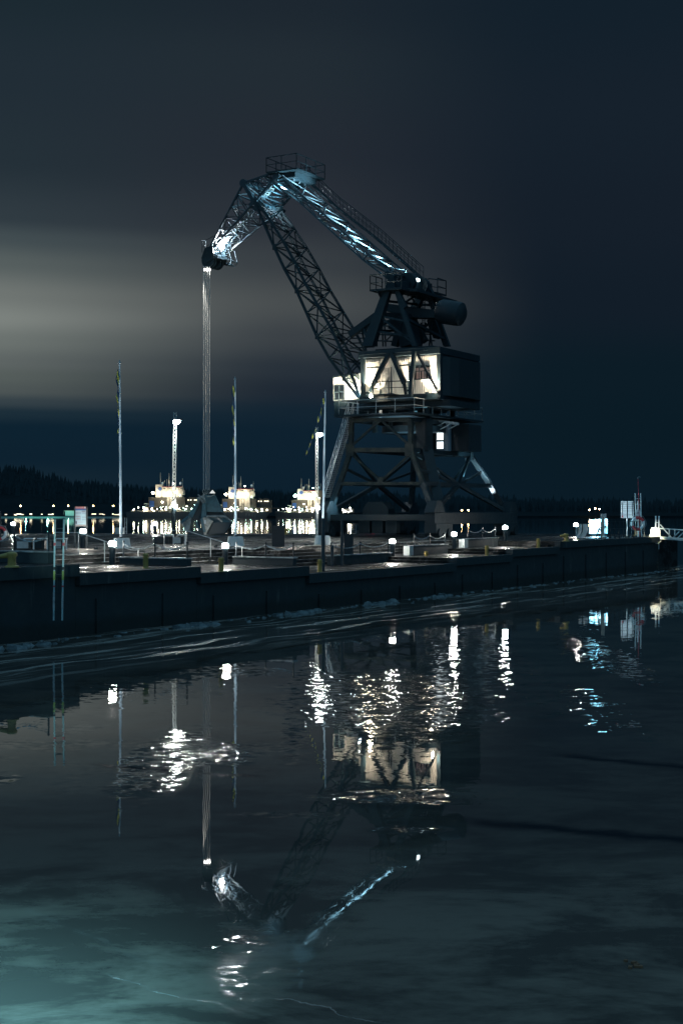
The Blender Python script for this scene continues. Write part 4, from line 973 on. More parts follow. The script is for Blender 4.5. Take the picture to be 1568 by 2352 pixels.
# ------------------------------------------------------------------ parapets, posts, chains
def chain(m, a, b, sag, r=.022):
    L = (b-a).length; n = max(8, int(L/.14)); pts = [a.lerp(b, i/n)-UP*sag*4*(i/n)*(1-i/n) for i in range(n+1)]
    for i in range(n): 
        m.tube(pts[i], pts[i+1], r*(1.5 if i % 2 else .8), n=5)
def parapet(a, b, z, h, lb, posts=(), blocks=(), wz0=0):
    mid = (a+b)/2; root = empty('parapet', V((mid.x, mid.y, z)), lb, 'low wall', 'low parapet walls between the terraces')
    m = MB(); d = (b-a).normalized(); m.box(V((mid.x, mid.y, z+h/2)), (b-a).length, .34, h, d, d.cross(UP)); m.build('wall', WALLC, root, False, .02)
    m = MB(); m.box(V((mid.x, mid.y, z+h+.025)), (b-a).length+.04, .42, .05, d, d.cross(UP)); m.build('coping', mat('iced_coping', (.16, .17, .17), .3, 0, (9, .3, .02), ((.4, .42, .42), 3, .4, .6)) if 'iced_coping' not in bpy.data.materials else bpy.data.materials['iced_coping'], root)
    for p in posts:
        m = MB(); pb = V((p.x, p.y, z+h+.05)); m.tube(pb, pb+UP*.62, .035, n=8); m.lathe(pb+UP*.62, [(.05, 0), (.05, .05), (.02, .08)], 8); m.build('chain_post', DARK, root)
    if len(posts) > 1:
        m = MB(); P = [V((p.x, p.y, z+h+.62)) for p in posts]
        for p, q in zip(P[:-1], P[1:]): chain(m, p, q, .22)
        m.build('chain', GALV, root)
    for p in blocks:
        MB().box(V((p.x, p.y, z+.29)), .5, .42, .58, QD, QI).build('end_block', CONC, root, False, .02)
    return root
parapet(Q(-16.5, 4.6), Q(-16.5, .95), QH, .42, 'dark parapet behind the hooked yellow mooring bollard at the left', [Q(-16.5, 4.5), Q(-16.5, 2.75), Q(-16.5, 1.05)])
parapet(Q(-8.7, 3.9), Q(-8.7, .3), 2.32, .30, 'dark parapet on the terrace of the nearest bollard lamp', [Q(-8.7, 3.8), Q(-8.7, 2.1), Q(-8.7, .4)])
parapet(Q(-.3, 3.8), Q(-.3, .35), 2.06, .36, 'dark parapet right of the middle flagpole lamp with a sagging chain', [Q(-.3, 3.7), Q(-.3, 2.0), Q(-.3, .45)])
parapet(Q(9.2, 4.15), Q(16.0, 4.15), 1.70, .5, 'dark parapet of the lowest terrace, in front of the crane left foot', [Q(9.4, 4.15), Q(12.6, 4.15), Q(15.9, 4.15)])
parapet(Q(18.7, 4.15), Q(23.4, 4.15), 2.0, .55, 'dark parapet with a pale end block ending at the lamp below the crane', [Q(19.1, 4.15), Q(21.2, 4.15), Q(23.3, 4.15)], [Q(18.4, 4.15)])
parapet(Q(26.0, 4.0), Q(30.7, 4.0), 2.3, .55, 'dark parapet with a pale end block nearest the rightmost terrace lamp', [Q(26.3, 4.), Q(28.6, 4.), Q(30.6, 4.)], [Q(25.7, 4.)])
m = MB()
for s_, z0_, z1_ in ((15.6, 1.7, 2.0), (23.5, 2.0, 2.3), (31.2, 2.3, 2.66)):
    m.box(Q(s_-.3, 2.0, (z0_-1+z0_+.15)/2), .6, 3.5, 1.15, QD, QI)
tag(m.build('cross_steps', PAVE), 'single steps rising from terrace to terrace', kind='structure')
# stair handrails down to the lowest terrace
rails = empty('stair_handrail', Q(-6, 7.8, QH), 'slender twin steel handrails slanting down the long steps', 'handrail')
for s_ in (-7.0, 1.2):
    m = MB(); hp = [Q(s_, 9.2, QH+1.0), Q(s_, 7.8, QH+1.0), Q(s_+.3, 5.0, 1.9+1.0), Q(s_+.3, 4.6, 1.9+1.0)]; m.path(hp, .022, 6)
    for p, zz in ((hp[0], QH), (hp[1], QH), (hp[1].lerp(hp[2], .5), 2.3), (hp[3], 1.8)): m.tube(V((p.x, p.y, zz)), p, .022, n=6)
    m.build('rail', GALV, rails)
# yellow posts
yp = empty('mooring_post', Q(-11.3, .55, 2.32), 'yellow mooring post on the terrace left of the nearest lamp, pins through its top', 'mooring post', 'short yellow mooring posts along the quay edge')
p0 = Q(-11.3, .55, 2.32)
MB().lathe(p0, [(.15, 0), (.11, .03), (.105, .50), (.12, .52), (.12, .56), (.09, .60)], 20).build('post', YEL, yp, True)
MB().beam(p0+UP*.44-V((.16, 0, 0)), p0+UP*.44+V((.16, 0, 0)), .03).build('cross_pin', YEL, yp)
remember(yp)
for (x, y, z), lb in (((508, 1313, 2.06), 'yellow mooring post beneath the middle flagpole lamp, against the bright light pool'),
                      ((734, 1313, 1.70), 'yellow mooring post beside the tall dark pole under the right flagpole'),
                      ((978, 1289, 1.70), 'yellow mooring post at the right end of the lowest terrace'),
                      ((1117, 1276, 2.0), 'yellow mooring post below the concrete block with the icy steps'),
                      ((1235, 1258, 2.3), 'rightmost short yellow mooring post before the tall unbroken quay wall')):
    copy_tree(yp, onz(x, y, z), lb)
# horned bollards
def horn(loc, lb, sgn=-1, sc=1.):
    root = empty('horn_bollard', loc, lb, 'bollard'); m = MB()
    m.lathe(loc, [(.26*sc, 0), (.25*sc, .04*sc), (.15*sc, .08*sc), (.14*sc, .34*sc), (.19*sc, .42*sc), (.18*sc, .5*sc), (.1*sc, .55*sc)], 22); m.build('post', YEL, root, True)
    m = MB(); m.tube(loc+UP*.44*sc, loc+UP*.38*sc+V((sgn*.42*sc, 0, 0)), .12*sc, .075*sc, 14); m.build('horn', YEL, root, True); return root
horn(onz(28, 1303, QH), 'large hooked yellow mooring bollard at the left edge of the photo', -1, 1.)
h2 = horn(onz(1299, 1243.5, QH), 'hooked yellow mooring bollard right of the mooring posts, before the white arcs', -1, .95)
horn(at(1460, 1241, 118)*1, 'broad yellow mooring bollard behind the low fence near the right sign', 1, 1.0).location.z = QH
horn(V(((655-784)/F*122, 122, QH)), 'dull yellow mooring bollard on the far quay edge left of the right flagpole', 1, 1.)
# dark posts and dark boards in the middle
for x, y, z, top, r_, lb in ((742, 1312, 1.7, 1190, .10, 'tallest dark round pole rising in front of the right flagpole plinth'),
                             (785, 1299, 1.7, 1195, .08, 'tall thin dark pole just right of the tallest one'),
                             (763, 1300, 1.7, 1254, .08, 'short dark post standing between the two tall dark poles')):
    b_ = onz(x, y, z); m = MB(); m.lathe(b_, [(r_*1.3, 0), (r_, .04), (r_, (y-top)*b_.y/F-.04), (r_*.7, (y-top)*b_.y/F)], 16)
    tag(m.build('pole', DARK, None, True), lb, 'pole')
def board(x0, x1, ytop, ybot, yfoot, z, lb, mt=DARK, face=None, legs=2, name='information_board', cat='sign'):
    b_ = onz((x0+x1)/2, yfoot, z); k = b_.y/F; w_ = (x1-x0)*k; zt_ = CAMZ-(ytop-1176)*k; zb_ = CAMZ-(ybot-1176)*k
    root = empty(name, b_, lb, cat); m = MB(); m.box(V((b_.x, b_.y, (zt_+zb_)/2)), w_, .07, zt_-zb_); m.build('panel', mt, root, False, .01)
    m = MB()
    for s_ in ((-.5, .5) if legs == 2 else (0,)): m.box(V((b_.x+s_*(w_+.08), b_.y+(.06 if legs == 1 else 0), (zt_+z)/2)), .08, .08, zt_-z)
    m.build('frame', DARK, root); return root, b_, w_, zt_, zb_
board(628, 650, 1208, 1262, 1283, 2.0, 'unlit dark information board seen against the harbour, left of the right flagpole')
board(793, 808, 1226, 1273, 1292, 1.75, 'unlit narrow dark board at the left end of the lowest parapet')
bi = board(174, 198, 1163.5, 1209, 1257, QH, 'tall pale timetable board with a red header, near the left flagpole', mat('board_print_paper', (.22, .34, .40), .5))
root, b_, w_, zt_, zb_ = bi
def bb(fx0, fx1, fy0, fy1, mt, nm, off=.04):
    MB().box(V((b_.x-w_/2+w_*(fx0+fx1)/2, b_.y-off, zt_-(zt_-zb_)*(fy0+fy1)/2)), w_*(fx1-fx0), .006, (zt_-zb_)*(fy1-fy0)).build(nm, mt, root)
HDR = mat('board_header_red', (.30, .10, .09), .5); INK = mat('board_ink', (.05, .06, .09), .6); INKR = mat('board_ink_red', (.22, .07, .07), .6); PALE = mat('board_pale_print', (.33, .25, .22), .6)
bb(0, 1, 0, .105, HDR, 'header'); bb(0, 1, .105, .19, BLUEP, 'photo_strip'); bb(.03, .8, .025, .05, PALE, 'header_line', .045); bb(.86, .96, .02, .085, TEALP, 'emblem', .045)
for y in (.275, .47, .49, .6, .61): 
    bb(.04, .50 if y > .4 else .96, y, y+.012, INKR, 'table_line', .043)
for x0, x1, y0, y1 in ((.03, .16, .73, .885), (.6, .96, .215, .25)): bb(x0, x1, y0, y1, INK, 'block', .043)
for x in (.05, .17, .31, .44, .66, .78, .9):
    bb(x, x+.08, .30, .37, mat('board_grey_print', (.13, .2, .25), .6) if 'board_grey_print' not in bpy.data.materials else bpy.data.materials['board_grey_print'], 'text_column', .043); bb(x, x+.07, .5, .58, bpy.data.materials['board_grey_print'], 'text_column', .043); bb(x, x+.07, .62, .7, bpy.data.materials['board_grey_print'], 'text_column', .043)
bb(.25, .78, .775, .79, INKR, 'table_line', .043); bb(0, 1, .91, 1.0, mat('board_footer', (.16, .15, .15), .6), 'footer', .044)
# benches / planters at the left
for i, (x0, x1, lb) in enumerate(((40, 66, 'concrete bench with a broad pale end panel, second from the left edge'), (125, 141, 'small concrete bench with a pale end panel, behind the painted ladder'),
                       (83, 97, 'dark concrete bench with a thin bright frame between the two pale ones'), (357, 388, 'dark concrete bench behind the lattice mast foot'), (398, 415, 'concrete bench with a pale panel left of the middle flagpole'))):
    b_ = onz((x0+x1)/2, 1262 if i < 3 else 1250, QH); k = b_.y/F; w_ = (x1-x0)*k; root = empty('bench', b_, lb, 'bench', 'low concrete benches along the quay')
    m = MB(); m.box(b_+V((0, .3, .24)), w_+.25, .6, .44); m.build('seat_block', WALLC, root, False, .02)
    m = MB(); m.box(b_+V((0, -.035, .24)), w_, .06, .36); m.build('end_panel', CONC if i != 2 and i != 3 else DARK, root)
    m = MB(); e = b_+V((w_/2+.28, -.02, 0)); m.box(e+UP*.27, .06, .06, .54); m.box(e+V((-.22, 0, .565)), .5, .5, .05); m.build('steel_frame', WHITE, root)
# small bollard row posts at far edge
m = MB(); 
hut = empty('crate', V(((275-784)/F*124., 124., QH)), 'small slatted pale crate at the far quay edge under the board', 'crate')
m.box(V(((275-784)/F*124., 124., QH+.3)), .75, .5, .55); m.build('slats', CONC, hut)
def ladder(a_bot, a_top, b_bot, b_top, lb, mt, rung=.3, r=.04, bands=None, cat='ladder'):
    root = empty('ladder', a_bot, lb, cat)
    for p, q in ((a_bot, a_top), (b_bot, b_top)):
        if not bands: MB().beam(p, q, r*2).build('rail', mt, root)
        else:
            m = MB().beam(p, q, r*2); rl_ = m.build('rail', mt, root)
            for f0_, f1_, bm in bands: MB().beam(p.lerp(q, f0_), p.lerp(q, f1_), r*2+.012).build('paint_band', bm, rl_)
    n = int((a_top-a_bot).length/rung)
    for i in range(1, n): MB().beam(a_bot.lerp(a_top, i/n), b_bot.lerp(b_top, i/n), .03).build('rung', mt if not bands else DARK, root)
    return root
# far-edge ladders
ladder(at(287, 1232, 126), at(287, 1189, 126), at(291.5, 1232, 126), at(291.5, 1189, 126), 'thin pale ladder at the far quay edge just right of the left flagpole', GALV, .35, .025)
ladder(at(808, 1236, 126), at(808, 1206, 126), at(817, 1236, 126), at(817, 1206, 126), 'thin pale ladder at the far quay edge left of the crane kiosk', GALV, .3, .025)
LTEAL = mat('worn_teal_ladder_paint', (.34, .5, .52), .45, 0, None, ((.22, .34, .36), 5, .4, .7))
pa = Q(-18.05, -.62); pb = Q(-17.55, -.62); Yl = 50.5
ladder(at(124, 1425, Yl), at(127, 1193, Yl), at(143.5, 1425, Yl), at(147.5, 1193, Yl), 'tall painted ladder with lime, red and teal bands standing against the left quay wall', LTEAL, .3, .027, [(.12, .28, GALV), (.33, .345, REDP), (.40, .49, LIME), (.50, .53, DARK), (.74, .77, REDP)])
# ------------------------------------------------------------------ life ring stations
def life_ring(c, R, lb, post_h=None, zfoot=QH):
    root = empty('life_ring', c, lb, 'life ring'); ax = V((0, -1, 0)); a = V((1, 0, 0))
    for k in range(4):
        m = MB(); m.torus(c, R*.78, R*.2, ax, a, 10, 10, math.pi/2*k+.4, math.pi/2*(k+1)+.4); m.build('ring_section', WHITE if k % 2 else REDP, root, True)
    m = MB(); pts = [c+V((math.cos(i*math.pi/10)*(R*1.12+.03*math.cos(i*2.2)), -.03, math.sin(i*math.pi/10)*(R*1.12+.03*math.cos(i*2.2)))) for i in range(21)]; m.path(pts, .012, 5); m.build('grab_line', GALV, root)
    return root
kR = Q(50, 0).y
# right-hand station: white post, ladder, red pole, sign
YR = 111.5
def R_(x, y, dy=0): return at(x, y, YR+dy)
cr5 = cr_(2500, 1900, 6.19)
def R5(x, y, dy=0): return R_(*cr5(x, y), dy)
ladder(R5(265, 1545), R5(240, 452), R5(398, 1545), R5(373, 450), 'tall white rescue ladder standing upright at the right end of the quay', WHITE, .42, .035)
root = empty('rescue_post', R5(318, 1545), 'white rescue post with a round-topped notice plate in front of the tall ladder', 'post')
m = MB(); m.tube(R5(318, 1545, -.25), R5(310, 640, -.25), .055, n=12); m.build('post', WHITE, root, True)
m = MB(); m.box(R5(307, 945, -.38), .4, .03, .42); m.lathe(R5(307, 925, -.365)-V((0, .015, 0)), [(.2, 0), (.2, .03)], 24, V((0, 1, 0))); m.build('notice_plate', WHITE, root)
m = MB()
for i, w_ in enumerate((.16, .22, .24)): m.box(R5(307, 925+i*18, -.41), w_, .01, .025)
m.build('notice_text', INK, root)
life_ring(R5(305, 1200, -.45), .58, 'red and white life ring hanging on the white rescue post')
m = MB(); m.tube(R5(355, 1540, -.5), R5(318, 350, -.5), .022, n=8); m.tube(R5(318, 350, -.5), R5(308, 100, -.5), .02, n=8)
root = empty('boat_hook', R5(355, 1540, -.5), 'very long red boat hook leaning upright above the white rescue ladder', 'boat hook'); m.build('shaft', REDP, root)
m = MB(); m.path([R5(308, 100, -.5), R5(305, 85, -.5)]+[R5(335+30*math.cos(a), 70+28*math.sin(a), -.5) for a in (3.1, 3.7, 4.3, 5., 5.7, 6.2)], .012, 5); m.build('hook', GALV, root)
# life ring at the left edge
life_ring(at(0, 1225, 80), .42, 'white life ring with trailing line cut by the left edge of the photo')
m = MB(); p = V(((0-784)/F*80, 80.1, QH)); m.tube(p, p+UP*2.0, .06); tag(m.build('post', DARK), 'dark post carrying the life ring at the left edge', 'post')
# right sign (back of board on post)
s0_ = R5(-100, 640, 3); s1_ = R5(180, 1062, 3)
sx0, sx1 = cr5(0, 0)[0]-12.5, cr5(180, 0)[0]
sA = R_(1424.8, 1151, 3); sB = R_(1453.5, 1190, 3); cS = (sA+sB)/2; wS = sB.x-sA.x; hS = sA.z-sB.z
root = empty('harbour_sign', V((cS.x, cS.y, QH)), 'large white square signboard on a thin post near the life ring', 'sign')
MB().box(cS, wS, .06, hS).build('board', mat('signboard_white', (.6, .68, .7), .5, 0, None, ((.5, .56, .6), 1.2, .4, .6)), root, False, .01)
m = MB()
for fx in (.1, .5, .9): m.box(V((sA.x+wS*fx, cS.y-.05, cS.z+(.0 if fx == .5 else .03))), .06 if fx == .5 else .045, .04, hS*(1.0 if fx == .5 else .82))
for fz in (.1, .2, .33, .43, .58): m.box(V((cS.x, cS.y-.034, sA.z-hS*fz)), wS, .012, .018)
m.build('mounting_bars', DARK, root)
MB().box(V((sA.x+wS*.1, cS.y-.075, sB.z+hS*.09)), .12, .01, .14).build('red_mark', REDP, root)
m = MB()
for i in range(7): m.beam(V((sA.x+wS*(.22+.03*i), cS.y-.04, sB.z+hS*(.2-.02*(i % 2)))), V((sA.x+wS*(.25+.03*i), cS.y-.04, sB.z+hS*(.17+.015*(i % 3)))), .02)
m.box(V((sA.x+wS*.7, cS.y-.035, sB.z+hS*.19)), .3, .01, .03); m.build('faint_print', INK, root)
MB().tube(V((cS.x, cS.y+.06, QH)), V((cS.x, cS.y+.06, sB.z+.3)), .04).build('post', GALV, root)
light('sign_wash', 'SPOT', V((cS.x-3.5, cS.y-7, QH+1.1)), 1500, (.75, .92, 1), root, cS, 34, .9, .2)
# right wall ladder
cr4 = cr_(2300, 1960, 7.84)
YL = 103.
ladder(at(*cr4(833, 2300), YL), at(*cr4(833, 815), YL), at(*cr4(885, 2300), YL), at(*cr4(889, 815), YL), 'pale weathered ladder against the right quay wall in front of the blue light box', mat('grey_ladder_alloy', (.35, .36, .32), .45, .2), .32, .045)
# twin arcs sculpture
ARC = mat('white_painted_arc', (.75, .7, .66), .4)
YA = 106.
root = empty('curved_sculpture', at(1328, 1240, YA), 'pair of white curved blades rising beside the lamp and the blue light box', 'sculpture')
for pts, w_ in (([(60, 1520), (110, 1440), (145, 1350), (165, 1260), (168, 1150), (160, 1070)], .16), ([(200, 1510), (260, 1430), (310, 1330), (330, 1240), (330, 1150), (322, 1070)], .30)):
    m = MB()
    for a, b in zip(pts[:-1], pts[1:]):
        p, q = at(*cr4(*a), YA), at(*cr4(*b), YA); m.hexa([p-V((w_/2, 0, 0)), p+V((w_/2, 0, 0)), p+V((w_/2, .5, 0)), p+V((-w_/2, .5, 0)), q-V((w_/2, 0, 0)), q+V((w_/2, 0, 0)), q+V((w_/2, .5, 0)), q+V((-w_/2, .5, 0))])
    m.build('blade', ARC, root)
# light box
YB = 112.
root = empty('light_box', at(1375, 1240, YB), 'glowing blue and white light box standing on a pale plinth at the quay end', 'light box')
def boxpanel_mat():
    m = bpy.data.materials.new('glowing_blue_panel'); m.use_nodes = True; t = NT(m.node_tree); b = t.n['Principled BSDF']
    g = t.add('ShaderNodeNewGeometry').outputs['Position']; sp = t.add('ShaderNodeSeparateXYZ'); t.l.new(g, sp.inputs[0])
    f = t.noise(t.vmul(g, (2.4, .1, .5)), 1., 4, .6); zf = t.mapr(sp.outputs[2], 3.2, 4.9)
    c_ = t.mixc(t.mapr(f, .42, .6), (.03, .30, .48, 1), (.45, .75, .9, 1)); c_ = t.mixc(t.math('MULTIPLY', zf, .5), c_, (.1, .6, .9, 1)); t.l.new(c_, b.inputs['Emission Color'])
    b.inputs['Emission Strength'].default_value = 6.; return m
for i, (x0, x1) in enumerate(((450, 590), (597, 725), (732, 835), (905, 985))):
    p = at(*cr4(x0, 1360), YB); q = at(*cr4(x1, 930-(i*6)), YB); c_ = (p+q)/2
    MB().box(c_, q.x-p.x, .5, q.z-p.z).build('glowing_panel', bpy.data.materials.get('glowing_blue_panel') or boxpanel_mat(), root)
m = MB(); p = at(*cr4(480, 1510), YB); q = at(*cr4(940, 1445), YB); m.box((p+q)/2, q.x-p.x, .9, q.z-p.z); m.build('plinth', CONC, root)
m = MB(); p = at(*cr4(440, 1368), YB); q = at(*cr4(990, 1368), YB); m.box((p+q)/2+V((0, .05, -.03)), q.x-p.x, .6, .06); m.box(at(*cr4(870, 1140), YB)+V((0, .02, 0)), .42, .44, 2.0); m.build('frame', DARK, root)
light('panel_glow', 'POINT', at(*cr4(660, 1300), YB-1.2), 260, (.3, .75, 1), root, radius=.3)
# trestle and low fence near light box
root = empty('trestle', at(1388, 1242, 104), 'dark trestle frame silhouetted against the blue light box', 'trestle')
m = MB()
for a, b in (((735, 1185), (740, 1560)), ((740, 1190), (850, 1400)), ((735, 1185), (640, 1530)), ((750, 1182), (985, 1180)), ((850, 1142), (975, 1140))): m.beam(at(*cr4(*a), 104), at(*cr4(*b), 104), .07)
m.build('frame', DARK, root)
root = empty('fence_posts', Q(47, .8, QH), 'row of thin dark railing posts along the right quay edge', 'railing')
m = MB(); 
for s_ in range(11): p = Q(42.2+s_*.98, .8, QH); m.tube(p, p+UP*1.25, .03, n=6); m.lathe(p, [(.09, 0), (.09, .08), (.04, .12)], 8)
m.build('posts', DARK, root)
m = MB(); m.tube(Q(42.2, .8, QH+1.2), Q(52, .8, QH+1.2), .014, n=5); m.tube(Q(42.2, .8, QH+.7), Q(52, .8, QH+.7), .012, n=5); m.build('wires', DARK, root)
# wall end pile, gangway
WE = mat('weathered_yellowed_concrete', (.36, .31, .2), .75, 0, (4, .6, .05), ((.2, .17, .11), 1.1, .4, .65))
YG = 112.6
root = empty('corner_pile', at(1490, 1310, YG), 'lamplit yellowed corner of the quay wall with an old tyre-like ribbed pile', 'pile')
m = MB(); p = at(*cr5(440, 2100), YG-.6); q = at(*cr5(580, 1570), YG-.6); m.box(V(((p.x+q.x)/2, p.y, 1.1)), q.x-p.x, .35, 2.9); m.build('wall_corner', WE, root, False, .03)
m = MB(); p = at(*cr5(595, 2100), YG); q = at(*cr5(790, 1600), YG)
m.box(V(((p.x+q.x)/2, p.y, 1.1)), q.x-p.x, .5, 2.9)
for i in range(8): m.box(V(((p.x+q.x)/2, p.y-.3, .25+i*.32)), q.x-p.x-.05, .14, .2)
m.build('ribbed_pile', WE, root, False, .03)
m = MB(); m.path([at(*cr5(*a), YG-.9) for a in ((630, 1725), (680, 1650), (740, 1690), (800, 1695), (850, 1660), (880, 1630))], .03, 6); m.tube(at(*cr5(823, 1840), YG-.5), at(*cr5(823, 1615), YG-.5), .035); m.build('mooring_line', WHITE, root)
gw = empty('gangway', at(1500, 1240, YG), 'white steel truss gangway running off the right edge from the lit quay corner', 'gangway')
m = MB()
def GW(x, y, d=0.): return at(*cr5(x, y), YG+d)
for d in (0., 1.5):
    m.beam(GW(680, 1540, d), GW(1440+800, 1640, d-4), .14, .16); m.beam(GW(800, 1318, d), GW(1440+800, 1420, d-4), .09)
    for a, b in (((950, 1345), (1150, 1560)), ((1165, 1565), (1330, 1400)), ((1290, 1560), (1440, 1420)), ((1085, 1330), (1080, 1610)), ((1220, 1340), (1215, 1560)), ((1440, 1350), (1440, 1590)), ((805, 1330), (810, 1540)), ((860, 1230), (960, 1340)), ((680, 1300), (680, 1590))): m.beam(GW(*a, d), GW(*b, d), .08)
m.build('truss', mat('gangway_white_steel', (.4, .47, .48), .4), gw)
m = MB(); a, b = GW(690, 1560, .7), GW(2240, 1660, -3.3); m.beam(a, b, 1.4, .08); m.build('deck', CONC, gw)
m = MB(); m.beam(GW(640, 1320), GW(800, 1320), .1); 
for x in (640, 705, 730, 795): m.beam(GW(x, 1320), GW(x-5, 1400), .05); m.ball(GW(x-3, 1385), .07, 8)
m.box(GW(735, 1440, .3), .75, .3, .55); m.prism([GW(640, 1580), GW(665, 1590), GW(662, 1400), GW(590, 1500)], V((0, .2, 0))); m.beam(GW(490, 1540), GW(660, 1540), .12, .1)
m.torus(GW(745, 1470, -.1), .22, .05, V((0, -1, 0)), V((1, 0, 0)), 16, 6); m.build('hinge_machinery', WHITE, gw)
light('corner_lamp', 'SPOT', GW(740, 1300, -1.6), 420, (1, .9, .68), gw, GW(700, 1480), 80, .9, .08)
light('corner_lamp', 'SPOT', GW(640, 1480, -2.3), 1300, (1, .82, .48), gw, GW(640, 1850), 75, .9, .08)
ladder(GW(740, 1500, .5), GW(748, 1015, .5), GW(820, 1500, .5), GW(826, 1015, .5), 'short white ladder standing over the gangway hinge at the right', WHITE, .42, .045)
root = empty('beacon_lamp', GW(700, 1300), 'small red lamp on a stub post on the far quay under the crane kiosk', 'lamp')
rp = at(1198/1.0, 0, 1) if False else at((1100+858/2.24)/1.7417, (1850+565/2.24)/1.7417, 128.)
root.location = V((rp.x, rp.y, QH)); MB().tube(V((rp.x, rp.y, QH)), rp-UP*.1, .04).build('post', DARK, root); MB().ball(rp, .09, 8, 1.6).build('lamp', REDL, root)
# pool of spilled light: street lamp standing on the photographer's own quay, left of frame
sl_ = empty('street_lamp', V((-7.5, 5.0, 0)), 'street lamp at the left shore lighting the foreground ice', 'street lamp')
m = MB(); m.tube(V((-7.5, 5, 0)), V((-7.5, 5, 6.2)), .08, .05, 12); m.beam(V((-7.5, 5, 6.2)), V((-6.9, 5.2, 6.35)), .07); m.build('post', GALV, sl_, True)
hd = MB().box(V((-6.7, 5.25, 6.3)), .6, .3, .12).build('lamp_head', DARK, sl_)
light('lamp_glow', 'SPOT', V((-6.7, 5.25, 6.2)), 42000, (.26, .80, 1.), hd, V((-4.9, 10.9, 0)), 45, 1., .25)

light('ladder_beam', 'SPOT', V((-6.7, 5.25, 6.18)), 42000, (.6, .97, .95), hd, V((-10.35, 50.5, 3.3)), 3.2, 1., .1)
